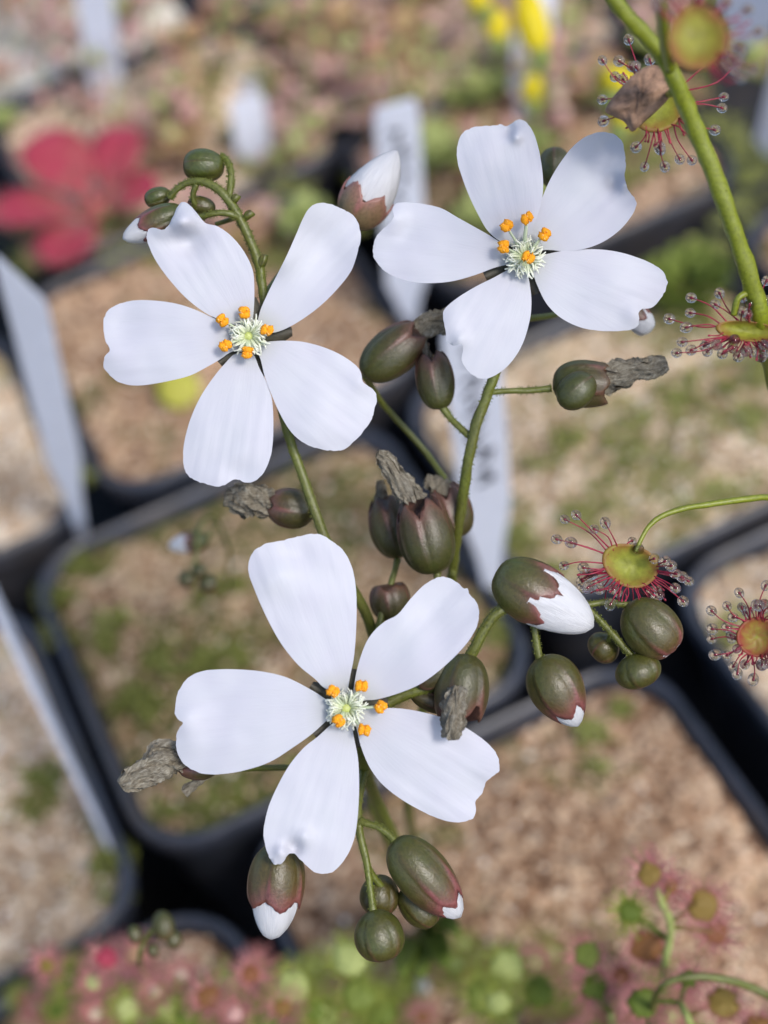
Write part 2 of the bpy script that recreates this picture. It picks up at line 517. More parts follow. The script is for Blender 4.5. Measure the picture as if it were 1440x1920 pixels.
# gravel, moss : uncountable
def soil_h(x, y):
    q = Vector((x * 1000, y * 1000, 0))
    return 0.0011 * noise.noise(q * 0.19)
def gravel_on(b, cx, cy, w_, d_, n, rng, smin, smax, bias, z0=0.0):
    c_, s_ = cos(YAW_POTS), sin(YAW_POTS)
    for _ in range(n):
        x, y = rng.uniform(-.5, .5) * (w_ - .009), rng.uniform(-.5, .5) * (d_ - .009)
        X, Y = cx + x * c_ - y * s_, cy + x * s_ + y * c_
        q = Vector(((x + cx) * 1000, (y + cy) * 1000, 0))
        z = SOIL_Z + z0 + 0.0022 * noise.noise(q * 0.05) + 0.0011 * noise.noise(q * 0.19)
        r = rng.uniform(smin, smax) * 0.5
        t = min(1, max(0, rng.gauss(bias, .21)))
        pr = [Vector((rng.uniform(.7, 1.2) * r, rng.uniform(-.3, .3) * r, 0)), Vector((rng.uniform(-.3, .3) * r, rng.uniform(.7, 1.2) * r, 0)),
              Vector((-rng.uniform(.7, 1.2) * r, rng.uniform(-.3, .3) * r, 0)), Vector((rng.uniform(-.3, .3) * r, -rng.uniform(.7, 1.2) * r, 0))]
        o = Vector((X, Y, z + r * .1))
        i0 = [b.add(o + p, t) for p in pr]
        tp = b.add(o + Vector((rng.uniform(-.3, .3) * r, rng.uniform(-.3, .3) * r, r * rng.uniform(.5, 1.0))), t)
        bt = b.add(o - Vector((0, 0, r * .6)), t)
        for k in range(4):
            b.f.append((i0[k], i0[(k + 1) % 4], tp)); b.f.append((i0[(k + 1) % 4], i0[k], bt))
rg = random.Random(11)
b = MB()
for (t, c, w_, d_), a in pots[:9]:
    pale = a[4] in (M_SOILP, M_SOILD)
    gravel_on(b, c.x, c.y, w_, d_, 2600, rg, .0005, .0015, .66 if pale else .46)
for t, c, w_, d_ in backs:
    gravel_on(b, c.x, c.y, w_, d_, 160, rg, .0010, .0020, .75)
tag(b.build('gravel', M_GRAIN, smooth=False), 'loose tan and brown sand grains on the soil of the pots', 'gravel', kind='stuff')

def moss_patch(b, cx, cy, rx, ry, n, rng, hgt=0.0016, tb=.5):
    for _ in range(n):
        a, rr = rng.uniform(0, 2 * pi), sqrt(rng.random())
        x, y = cx + rx * rr * cos(a), cy + ry * rr * sin(a)
        if noise.noise(Vector((x * 260, y * 260, 3))) < -0.05: continue
        h = hgt * (1.1 - rr * .6) * rng.uniform(.4, 1.1)
        o = Vector((x, y, SOIL_Z + h))
        th = rng.uniform(0, 2 * pi); l = rng.uniform(.0006, .0016); ww = l * .35
        d = Vector((cos(th), sin(th), rng.uniform(-.1, .8))) * l
        s_ = Vector((-sin(th), cos(th), 0)) * ww
        t = min(1, max(0, rng.gauss(tb, .25)))
        i = [b.add(o, t * .7), b.add(o + d * .5 + s_, t), b.add(o + d, min(1, t + .2)), b.add(o + d * .5 - s_, t)]
        b.f.append(tuple(i))
b = MB()
mossy = [(110, 1120, 45, 30), (200, 1190, 60, 40), (170, 1060, 50, 26), (330, 1240, 60, 30), (100, 1190, 30, 40), (420, 1120, 60, 30), (260, 1330, 50, 40), (420, 1240, 60, 40),
         (1130, 960, 90, 40), (1250, 880, 120, 50), (1350, 930, 90, 50), (1180, 800, 120, 50), (1060, 850, 90, 45), (1380, 800, 80, 50), (1300, 730, 90, 40), (960, 1000, 60, 70), (1000, 1100, 70, 50),
         (950, 1190, 50, 40), (1290, 600, 60, 40), (1400, 700, 70, 40), (1300, 530, 45, 30), (330, 730, 40, 30), (250, 700, 40, 25), (170, 900, 40, 20), (380, 1500, 90, 30), (220, 1640, 40, 50), (60, 1480, 60, 60),
         (1110, 1390, 45, 30), (1165, 1335, 18, 14), (1130, 1430, 30, 20), (560, 1150, 60, 60), (600, 1430, 60, 40), (1400, 1180, 60, 40)]
rg = random.Random(5)
for px, py, rx, ry in mossy:
    p = on_z(px, py, SOIL_Z)
    s = (p - CAM).dot(FW) * PX
    moss_patch(b, p.x, p.y, rx * s, ry * s * 1.3, int(rx * ry * (.09 if px > 880 else .17)) + 50, rg, tb=.65 if px > 880 else .45)
for _ in range(60):
    px, py = rg.uniform(-20, 1460), rg.uniform(-30, 520)
    p = on_z(px, py, SOIL_Z); s = (p - CAM).dot(FW) * PX
    moss_patch(b, p.x, p.y, 45 * s, 45 * s, 260, rg, tb=.8)
tag(b.build('moss', M_MOSS, smooth=False), 'low green moss growing over the soil of the pots', 'moss', kind='stuff')

# ---- white plant labels
def label_stake(text, top, dtop, bot, width, ang, label, n_ink=0, seed=0, tip=.25, cut=0.0):
    """top/bot: pixels of the two ends of the centre line; the foot stands in the soil"""
    pt = at(top[0], top[1], dtop)
    pb = on_z(bot[0], bot[1], SOIL_Z)
    ax = (pt - pb); L = ax.length; ax.normalize()
    pb0 = pb - ax * .005
    wd = Vector((cos(ang), sin(ang), 0)); wd = (wd - ax * wd.dot(ax)).normalized()
    nr = ax.cross(wd)
    t = thing('plant_label', label, 'plant label', pb)
    b = MB(); W = width / 2
    L2 = L + .005
    prof = [(0, .0008), (.005 + L * tip * .5, W * .55), (.005 + L * tip, W), (L2 - .002, W), (L2, W * .86)]
    fr, bk = [], []
    TH = .0006
    for s_, h in prof:
        fr.append([b.add(pb0 + ax * s_ - wd * h + nr * TH / 2), b.add(pb0 + ax * (s_ + (cut if s_ > L2 - .003 else 0)) + wd * h + nr * TH / 2)])
        bk.append([b.add(pb0 + ax * s_ - wd * h - nr * TH / 2), b.add(pb0 + ax * (s_ + (cut if s_ > L2 - .003 else 0)) + wd * h - nr * TH / 2)])
    for i in range(len(prof) - 1):
        a, c_, e, f = fr[i], fr[i + 1], bk[i], bk[i + 1]
        b.f += [(a[0], a[1], c_[1], c_[0]), (e[1], e[0], f[0], f[1]), (a[1], e[1], f[1], c_[1]), (e[0], a[0], c_[0], f[0])]
    b.f += [(fr[-1][0], fr[-1][1], bk[-1][1], bk[-1][0]), (fr[0][1], fr[0][0], bk[0][0], bk[0][1])]
    b.build('stake', M_TAG, t, smooth=False)
    if n_ink:
        r2 = random.Random(seed); b = MB()
        sgn = 1 if nr.dot(CAM - pt) > 0 else -1
        for k in range(n_ink):
            s0 = L2 * (.93 - .45 * k / n_ink); y0 = r2.uniform(-.25, .25) * W
            pts = []
            for j in range(7):
                pts.append(pb0 + ax * (s0 - .0006 * j + r2.uniform(-.0012, .0012)) + wd * (y0 + r2.uniform(-.42, .42) * W) + nr * (sgn * (TH / 2 + .0001)))
            b.tube(pts, [.00028] * 7, 4)
        b.build('handwriting', M_INK, t)
    return t
label_stake('', (26, 470), 205, (150, 985), .0054, radians(10), 'tall white label leaning at the left edge beside the upper left flower', 0, 1, tip=.3, cut=-.012)
label_stake('', (-40, 1060), 225, (208, 1590), .0100, radians(104), 'thin white label seen edge on in the lower left pot', tip=.6)
label_stake('', (168, -60), 330, (205, 195), .0075, radians(5), 'white label near the top left corner behind the red rosette', tip=.15)
label_stake('', (450, 40), 380, (470, 165), .0085, radians(10), 'faint white label at the top left of centre, the farther of two', tip=.15)
label_stake('', (462, 180), 330, (478, 300), .0075, radians(10), 'faint short white label above the arching buds', tip=.15)
label_stake('', (742, 195), 262, (768, 600), .0078, radians(12), 'white label with dark writing between the two upper flowers', 5, 4, tip=.2)
label_stake('', (880, 600), 200, (925, 1110), .0078, radians(14), 'blue white label with dark writing behind the right hand flower stalk', 6, 9, tip=.35)
label_stake('', (1010, -40), 330, (985, 215), .0080, radians(8), 'white label behind the yellow flowers at the top', tip=.2)
label_stake('', (1520, 30), 210, (1444, 290), .0075, radians(4), 'broad white label cut off by the top right corner', tip=.2)
label_stake('', (1420, -60), 190, (1425, 75), .0110, radians(30), 'wide white label behind the topmost round sticky leaf', tip=.2)

# ================================================================== FOREGROUND PLANTS
def Z(ox, oy, k):
    return lambda pts: [(ox + x * k, oy + y * k) for x, y in pts]
Z1, Z2, Z3 = Z(180, 240, 1 / 2.4), Z(660, 200, 1 / 2.25), Z(200, 980, 760 / 1440)
Z4, Z5, Z6, Z7 = Z(660, 820, 660 / 1440), Z(440, 1480, 1 / 3), Z(1040, 0, 400 / 1067), Z(1000, 880, 440 / 1440)

def paddle(b, base, tipd, L, W, arch, rng, tone0=0.0):
    """spoon shaped leaf from base along tipd, curved, with thickness"""
    t = tipd.normalized(); up = Vector((0, 0, 1)); sd_ = t.cross(up).normalized(); nr = sd_.cross(t).normalized()
    n = 14; rows = []
    for i in range(n + 1):
        s = i / n
        h = W * (.16 + .84 * max(0, sin(pi * min(1, max(0, (s - .28) / .74)))) ** .6) if s > .28 else W * .16
        if i == n: h = W * .12
        c = base + t * (L * s) + nr * (arch * L * sin(pi * s * .8))
        rows.append([b.add(c + sd_ * (h * q) + nr * (h * .25 * q * q), min(1, max(0, tone0 + s * .6 + rng.uniform(-.25, .35)))) for q in (-1, -.5, 0, .5, 1)])
    nb = len(b.v)
    lo = [[b.add(b.v[i] - nr * .0005, .3) for i in r] for r in rows]
    for i in range(n):
        for j in range(4):
            b.f.append((rows[i][j], rows[i][j + 1], rows[i + 1][j + 1], rows[i + 1][j]))
            b.f.append((lo[i][j], lo[i + 1][j], lo[i + 1][j + 1], lo[i][j + 1]))
        b.f.append((rows[i][0], rows[i + 1][0], lo[i + 1][0], lo[i][0])); b.f.append((rows[i][4], lo[i][4], lo[i + 1][4], rows[i + 1][4]))
    b.f.append(tuple(rows[-1][j] for j in range(5)) + tuple(lo[-1][j] for j in range(4, -1, -1)))
    return base + t * (L * .72) + nr * (arch * L * .75), nr

def inside(p, poly):
    x, y = p; r = False; n = len(poly); j = n - 1
    for i in range(n):
        xi, yi = poly[i]; xj, yj = poly[j]
        if (yi > y) != (yj > y) and x < (xj - xi) * (y - yi) / (yj - yi) + xi: r = not r
        j = i
    return r

def petal(parent, outline, centre, depth, par, seed):
    """one real petal: a curved sheet 0.15 mm thick with its own outline"""
    rng = random.Random(seed)
    c = Vector(centre)
    sm = crom(outline, 5, closed=True)
    # slightly ragged outer margin
    far = max((Vector(p) - c).length for p in sm)
    pol = []
    for i, p in enumerate(sm):
        v = Vector(p) - c
        k = max(0, v.length / far - .55) * 2.2
        jit = noise.noise(Vector((p[0] * .13, p[1] * .13, seed))) * 2.0 * k + noise.noise(Vector((p[0] * .4, p[1] * .4, seed))) * 1.0 * k
        pol.append(tuple(Vector(p) + v.normalized() * jit))
    cx = sum(p[0] for p in pol) / len(pol); cy = sum(p[1] for p in pol) / len(pol)
    ax = (Vector((cx, cy)) - c).normalized(); pe = Vector((-ax.y, ax.x))
    half = max(abs((Vector(p) - c).dot(pe)) for p in pol)
    pts = [Vector(p) for p in pol]
    n = len(pts)
    edges = [(i, (i + 1) % n) for i in range(n)]
    xs = [p[0] for p in pol]; ys = [p[1] for p in pol]
    st = 5.0
    y = min(ys); row = 0
    while y < max(ys):
        x = min(xs) + (st / 2 if row % 2 else 0)
        while x < max(xs):
            if inside((x, y), pol):
                if min((x - p[0]) ** 2 + (y - p[1]) ** 2 for p in pol) > 9:
                    pts.append(Vector((x, y)))
            x += st
        y += st * .87; row += 1
    vs, es, fs, *_ = delaunay_2d_cdt(pts, edges, [list(range(n))], 1, 1e-4)
    b = MB(); mm = depth / 1000 * PX * 1000      # millimetres per pixel
    lift, droop, cup, twist, bumps = par
    zs = []
    for v in vs:
        d = Vector(v) - c
        s = d.dot(ax) / far; q = d.dot(pe) / half
        z = lift * s - droop * s * s * s + cup * q * q * s + twist * q * s
        z -= .9 * exp(-(q / .22) ** 2) * min(1, s * 2) * (1 - s) * 1.6     # mid groove
        z += .45 * noise.noise(Vector((q * 5.5, s * 1.6, seed * 1.3))) * s * 3
        z += 1.3 * noise.noise(Vector((v[0] * .018, v[1] * .018, seed))) * s * 3
        for bx, by, br, ba in bumps:
            z += ba * exp(-((v[0] - bx) ** 2 + (v[1] - by) ** 2) / (br * br))
        zs.append(z * 1.35)
    nv = len(vs)
    for side in (0, 1):
        for v, z in zip(vs, zs):
            d = Vector(v) - c
            s = max(0, d.dot(ax) / far); q = d.dot(pe) / half
            fan = q / max(.25, sqrt(s)) * .5
            b.add(at(v[0], v[1], depth - z * mm + side * .07), min(1, s), (s, fan + seed * 1.37))
    bc = {}
    for f in fs:
        f = list(f)
        a2 = sum(vs[f[i]][0] * vs[f[(i + 1) % len(f)]][1] - vs[f[(i + 1) % len(f)]][0] * vs[f[i]][1] for i in range(len(f)))
        if a2 > 0: f.reverse()
        b.f.append(tuple(f)); b.f.append(tuple(i + nv for i in reversed(f)))
        for i in range(len(f)):
            e = (f[i], f[(i + 1) % len(f)])
            if (e[1], e[0]) in bc: del bc[(e[1], e[0])]
            else: bc[e] = 1
    for a_, c_ in bc: b.f.append((c_, a_, a_ + nv, c_ + nv))
    return b.build('petal', M_PETAL, parent, sharp=60)

def flower(plant, centre, depth, petals, anthers, seed, name_label=None):
    rng = random.Random(seed)
    mmpx = depth * PX              # mm per pixel
    c = Vector(centre)
    P3 = lambda x, y, z=0: at(x, y, depth - z)
    b = MB()
    toward = (CAM - P3(*c)).normalized()
    b.ball(P3(c.x, c.y, .25), .00046, 12, 8, toward, .9, .25, seed=seed)
    b.tube([P3(c.x, c.y, -1.3), P3(c.x, c.y, -.6), P3(c.x, c.y, .0)], [.0005, .0009, .0007], 10)
    fl = b.build('flower', M_OVARY, plant, origin=P3(*c))
    if name_label: fl['label'] = name_label
    angs = []
    for i, (out, par) in enumerate(petals):
        petal(fl, out, centre, depth + (i % 2) * .16 + .1, par, seed * 10 + i)
        mx = sum(p[0] for p in out) / len(out) - c.x; my = sum(p[1] for p in out) / len(out) - c.y
        angs.append(atan2(my, mx))
    angs.sort()
    for i in range(5):                      # sepals show in the gaps
        a0 = angs[i]; a1 = angs[(i + 1) % 5]
        if a1 < a0: a1 += 2 * pi
        a = (a0 + a1) / 2
        d = Vector((cos(a), sin(a))); e = Vector((-sin(a), cos(a)))
        b = MB(); L, W = rng.uniform(72, 84), 23
        n = 9; rows = []
        for k in range(n + 1):
            s = k / n
            ww = W * (sin(pi * min(.93, .12 + s * .83)) ** .7)
            row = []
            for j in range(5):
                q = j / 2 - 1
                p = c + d * (L * s) + e * (ww * q)
                row.append(b.add(at(p.x, p.y, depth + 1.0 - .35 * s + .45 * q * q - .0), .2 + .5 * s + .1 * abs(q)))
            rows.append(row)
        nb = len(b.v)
        for v in list(b.v): b.add(v + FW * .00012, .5)
        for k in range(n):
            for j in range(4):
                b.f.append((rows[k][j], rows[k][j + 1], rows[k + 1][j + 1], rows[k + 1][j]))
                b.f.append((rows[k][j] + nb, rows[k + 1][j] + nb, rows[k + 1][j + 1] + nb, rows[k][j + 1] + nb))
        b.build('sepal', M_SEPAL, fl)
    for i, (axx, ayy, z) in enumerate(anthers):   # stamens
        v = Vector((axx, ayy)) - c
        dn = v.normalized(); pn = Vector((-dn.y, dn.x))
        b = MB()
        pth = [P3(c.x + dn.x * 7, c.y + dn.y * 7, .2), P3(c.x + v.x * .45 + pn.x * rng.uniform(-2, 2), c.y + v.y * .45 + pn.y * rng.uniform(-2, 2), z * .7), P3(axx - dn.x * 4, ayy - dn.y * 4, z)]
        pth = [Vector(p) for p in crom([tuple(p) for p in pth], 4)]
        b.tube(pth, [.00021 - .00007 * k / (len(pth) - 1) for k in range(len(pth))], 6, flat=.55)
        b.build('filament', M_FILA, fl)
        b = MB(); o = P3(axx, ayy, z + .1)
        an = rng.uniform(0, pi)
        s1 = RT * cos(an) + UP * sin(an); s2 = -RT * sin(an) + UP * cos(an)
        for sg in (-1, 1):
            b.ball(o + s1 * sg * .0002 - s2 * rng.uniform(-.00008, .00008), .00028, 10, 8, s2, 1.45, .5, tone=.0, seed=rng.random() * 9)
            for k in range(9):
                b.ball(o + s1 * (sg * .00017 + rng.uniform(-.00015, .00015)) + s2 * rng.uniform(-.0003, .0003) - FW * rng.uniform(.00008, .00022), rng.uniform(.00005, .0001), 6, 5, lump=.3, tone=rng.random() ** 2 * .9, seed=k)
        b.build('anther', M_ANTH, fl)
    for g_ in range(3):                            # three much divided styles
        b = MB()
        for k in range(34):
            a = 2 * pi * (g_ + (k + rng.random()) / 24) / 3 + seed
            L = rng.uniform(20, 38)
            bend = rng.uniform(-.45, .45); zt = rng.uniform(-.1, 1.0)
            pth = []
            for s in (0, .3, .6, .85, 1):
                aa = a + bend * s * s
                rr = 6 + L * s * (.85 if zt > .7 else 1)
                pth.append(P3(c.x + cos(aa) * rr, c.y + sin(aa) * rr, .35 + zt * sin(s * 1.9)))
            b.tube(pth, [.0001, .0001, .00009, .00008, .00006], 5, tone=[.1, .1, .35, .8, 1], flat=.8)
            if rng.random() < .35:
                q = pth[2]; a2 = a + rng.choice((-.5, .5))
                e2 = P3(c.x + cos(a2) * (6 + L * .9), c.y + sin(a2) * (6 + L * .9), .35 + zt)
                b.tube([q, (q + e2) / 2 + UP * .00003, e2], [.00006, .000055, .000045], 5, tone=[.3, .7, 1])
        b.build('style', M_STYLE, fl)
    return fl

def px_path(pts, n=5):
    """pts: (px, py, depth mm, radius mm)"""
    q = crom(pts, n)
    return [at(a, b_, d) for a, b_, d, r in q], [r * .001 for a, b_, d, r in q]

def stem_part(plant, name, pts, mat=None, n=10, hairs=0, seed=0, tone=None):
    b = MB(); p, r = px_path(pts, 6)
    rng = random.Random(seed)
    b.tube(p, r, n, tone=tone or [.35 + .25 * noise.noise(x * 300) for x in p], wob=.22, seed=seed)
    for _ in range(hairs):                        # short glandular hairs standing on the skin
        i = rng.randrange(1, len(p) - 1)
        t = (p[i + 1] - p[i - 1]).normalized()
        d = t.orthogonal().normalized(); d = Matrix.Rotation(rng.uniform(0, 2 * pi), 3, t) @ d
        o = p[i] + (p[i + 1] - p[i]) * rng.random()
        L = rng.uniform(.00006, .00016)
        b.tube([o + d * r[i] * .9, o + d * (r[i] + L)], [.00002, .00003], 4, tone=[.1, .1])
    return b.build(name, mat or M_STEM, plant)

def bud(plant, base, tip, dep, wpx, cut=.85, amp=.10, p=.55, q=.75, white=True, roll=0.3, mat=None, seed=0, flare=0.0, name='bud', pedicel=None, label=None, white_r=.95, tonek=(0.0, 1.0), tdep=None):
    """closed bud: five sepals with pointed tips round a furled white corolla"""
    rng = random.Random(seed)
    A = at(base[0], base[1], dep); B = at(tip[0], tip[1], tdep if tdep else dep)
    ax = B - A; L = ax.length; ax.normalize()
    W = wpx * dep * PX * .001 / 2
    tm = p / (p + q); k0 = tm ** p * (1 - tm) ** q
    prof = lambda t: W * (max(t, 0) ** p * max(0, 1 - t) ** q) / k0
    e1 = (RT - ax * RT.dot(ax)).normalized(); e2 = ax.cross(e1)
    NT, NR = 60, 20
    b = MB(); rows = []
    for i in range(NR + 2):
        row = []
        for j in range(NT):
            th = 2 * pi * j / NT
            ph = (th / (2 * pi) * 5 + roll) % 1.0
            tri = 1 - abs(ph - .5) * 2             # 1 at the sepal tip, 0 between
            ct = min(.995, cut - amp * (1 - tri ** .8) + amp * .3 * (rng.random() - .5) * (1 if i >= NR else 0))
            s = min(i, NR) / NR
            s2 = 1 - (1 - s) ** 1.35 if cut > .95 else s
            s2 = s2 ** 1.3
            t = ct * s2
            r = prof(t if i <= NR else t - .004)
            ridge = 1 + .03 * (tri ** .6 - .5) + .085 * (ph - .5) * min(1, s * 3) + .02 * noise.noise(Vector((cos(th) * 2, sin(th) * 2, t * 3 + seed)))
            r *= ridge
            r += flare * W * (s ** 4) * tri
            if i == NR + 1: r -= .00012 if cut < .97 else r * .5
            r = max(r, .00004)
            row.append(b.add(A + ax * (L * t) + (e1 * cos(th) + e2 * sin(th)) * r,
                             min(1, max(0, tonek[0] + (tonek[1] - tonek[0]) * (s ** 2.6) + (.45 if ph > .88 else 0) * s)), (t, th / (2 * pi))))
        rows.append(row)
    for i in range(NR + 1):
        for j in range(NT):
            b.f.append((rows[i][j], rows[i][(j + 1) % NT], rows[i + 1][(j + 1) % NT], rows[i + 1][j]))
    b.f.append(tuple(reversed(rows[0]))); 
    if cut > .97 or not white: b.f.append(tuple(rows[-1]))
    bo = b.build(name, mat or M_BUD, plant, origin=A)
    if label: bo['label'] = label
    if white:
        w_ = MB(); rows = []; n = 16
        for i in range(n + 1):
            t = .35 + .648 * (i / n)
            row = []
            for j in range(NT):
                th = 2 * pi * j / NT
                r = prof(t) * white_r + (W * .05 * (t - .35))
                r *= 1 + .06 * (((th / (2 * pi) * 5 + t * 1.1) % 1.0) - .5)
                if i == n: r *= .5
                row.append(w_.add(A + ax * (L * t) + (e1 * cos(th) + e2 * sin(th)) * r, t, (t * .8, th)))
            rows.append(row)
        for i in range(n):
            for j in range(NT):
                w_.f.append((rows[i][j], rows[i][(j + 1) % NT], rows[i + 1][(j + 1) % NT], rows[i + 1][j]))
        w_.f.append(tuple(rows[-1]))
        w_.build('furled_petals', M_BUDW, bo, sharp=50)
    return bo

def wither(parent, pts, seed, name='withered_petals', flat=.55):
    """crumpled dry corolla: a twisted, furrowed, hollow-ended wad"""
    q = crom(pts, 16); b = MB()
    P_ = [at(a, b_, d) for a, b_, d, r in q]; R_ = [r * .00088 for a, b_, d, r in q]
    n = 72; rows = []
    k = len(P_)
    t0 = (P_[1] - P_[0]).normalized(); nrm = t0.orthogonal().normalized()
    for i in range(k):
        t = (P_[min(i + 1, k - 1)] - P_[max(i - 1, 0)]).normalized()
        nrm = (nrm - t * nrm.dot(t)).normalized(); bn = t.cross(nrm)
        row = []
        s = i / (k - 1)
        for j in range(n):
            a = 2 * pi * j / n
            tw = a + s * 1.6
            fold = abs(noise.noise(Vector((cos(tw) * 3.4, sin(tw) * 3.4, s * 1.6 + seed)))) * 2.0
            fine = noise.noise(Vector((cos(tw) * 7, sin(tw) * 7, s * 3 + seed))) + .8 * noise.noise(Vector((cos(tw) * 14, sin(tw) * 14, s * 6 + seed)))
            big = noise.noise(Vector((s * 5, seed, cos(a))))
            r = R_[i] * (.40 + .55 * fold + .26 * fine + .30 * big)
            row.append(b.add(P_[i] + nrm * cos(a) * r + bn * sin(a) * r * flat, s, (s * 3 + seed, tw / 2)))
        rows.append(row)
    for i in range(k - 1):
        for j in range(n):
            b.f.append((rows[i][j], rows[i][(j + 1) % n], rows[i + 1][(j + 1) % n], rows[i + 1][j]))
    b.f.append(tuple(reversed(rows[0])))
    e = [b.add(b.v[x] * .35 + P_[-1] * .65 - (P_[-1] - P_[-2]) * 2.0, .9) for x in rows[-1]]
    for j in range(n): b.f.append((rows[-1][j], rows[-1][(j + 1) % n], e[(j + 1) % n], e[j]))
    b.f.append(tuple(e))
    rg_ = random.Random(seed * 7 + 1)
    for m_ in range(7):                            # loose papery folds wrapped round the core
        ph0 = 2 * pi * m_ / 7 + rg_.uniform(-.3, .3); s0, s1 = rg_.uniform(0, .25), rg_.uniform(.8, 1.0); strip = []
        i0, i1 = int(s0 * (k - 1)), max(int(s1 * (k - 1)), int(s0 * (k - 1)) + 4)
        for i in range(i0, min(i1, k - 1) + 1):
            s = i / (k - 1); t = (P_[min(i + 1, k - 1)] - P_[max(i - 1, 0)]).normalized()
            nn = t.orthogonal().normalized(); bb = t.cross(nn)
            row = []
            for j in range(7):
                q = j / 6 - .5
                a = ph0 + s * 1.5 + q * 1.5
                rr_ = R_[i] * (.80 + .75 * noise.noise(Vector((q * 5, s * 4, seed + m_ * 3))) + .5 * q * q + .2 * noise.noise(Vector((q * 16, s * 22, m_))))
                row.append(b.add(P_[i] + nn * cos(a) * rr_ + bb * sin(a) * rr_ * (flat + .2), s, (s * 3 + seed + m_, a / 2)))
            strip.append(row)
        for i in range(len(strip) - 1):
            for j in range(6): b.f.append((strip[i][j], strip[i][j + 1], strip[i + 1][j + 1], strip[i + 1][j]))
    return b.build(name, M_WITHER, parent)

# ---------------- plant with the upper left flower
foot = on_z(812, 1800, SOIL_Z)
fd = (foot - CAM).dot(FW) * 1000
pl1 = thing('flowering_sundew', 'slender flower stalk bearing the upper left white flower and an arching bud cluster', 'flower', foot)
stem_part(pl1, 'stem', [(812, 1800, fd, .55), (770, 1660, fd - 20, .5), (720, 1560, 158, .48), (694, 1480, 146, .46), (690, 1360, 137, .43), (704, 1240, 131, .42), (692, 1165, 128, .42), (655, 1095, 126, .41),
                        (618, 1030, 124.5, .40), (600, 985, 124, .40), (570, 900, 123.6, .38), (542, 820, 123.4, .38), (524, 740, 123.3, .37), (508, 660, 123.2, .36), (497, 590, 123, .36),
                        (492, 540, 122.8, .36), (486, 498, 122.6, .37), (470, 453, 122.3, .36), (450, 410, 122, .36), (430, 378, 122, .36), (409, 354, 122, .34), (380, 341, 122.2, .30), (349, 344, 122.6, .27), (328, 358, 122.8, .25), (318, 372, 123, .24)], hairs=1500, seed=1)
stem_part(pl1, 'pedicel', [(428, 376, 122, .30), (432, 350, 122.3, .27), (433, 322, 122.6, .25), (426, 302, 123, .24), (414, 292, 123.3, .22)], hairs=200, seed=2)
stem_part(pl1, 'pedicel', [(450, 410, 122, .3), (434, 402, 121.6, .27), (414, 399, 121.5, .25), (394, 402, 121.6, .24), (374, 408, 122, .24), (352, 408, 122.4, .22)], hairs=150, seed=3)
stem_part(pl1, 'pedicel', [(368, 345, 122.4, .24), (362, 365, 122.8, .22), (366, 384, 123.2, .2), (382, 392, 123.6, .2)], hairs=60, seed=4)
stem_part(pl1, 'pedicel', [(446, 404, 122.6, .24), (430, 412, 124, .2), (405, 420, 124.6, .18)], seed=5)
bud(pl1, (421, 312), (344, 310), 123.4, 62, 1.0, .0, .42, .36, white=False, seed=1, roll=.1, tonek=(0, .35))
bud(pl1, (320, 362), (272, 378), 124.2, 38, 1.0, .0, .45, .4, white=False, seed=2, tonek=(0, .35))
bud(pl1, (346, 396), (230, 448), 122.6, 62, .72, .12, .42, .62, seed=3, roll=.15, white_r=.9)
bud(pl1, (404, 392), (352, 380), 123.8, 36, 1.0, .0, .45, .4, white=False, seed=4, tonek=(.2, .7))
stem_part(pl1, 'pedicel', [(494, 560, 123, .3), (540, 500, 126, .26), (620, 450, 129, .25), (672, 425, 130, .25), (688, 412, 129.5, .28)], seed=6)
bud(pl1, (656, 424), (745, 282), 127.5, 100, .50, .20, .46, .80, seed=5, roll=.3, white_r=.93, tonek=(.3, .9), mat=M_BUDL, tdep=126)
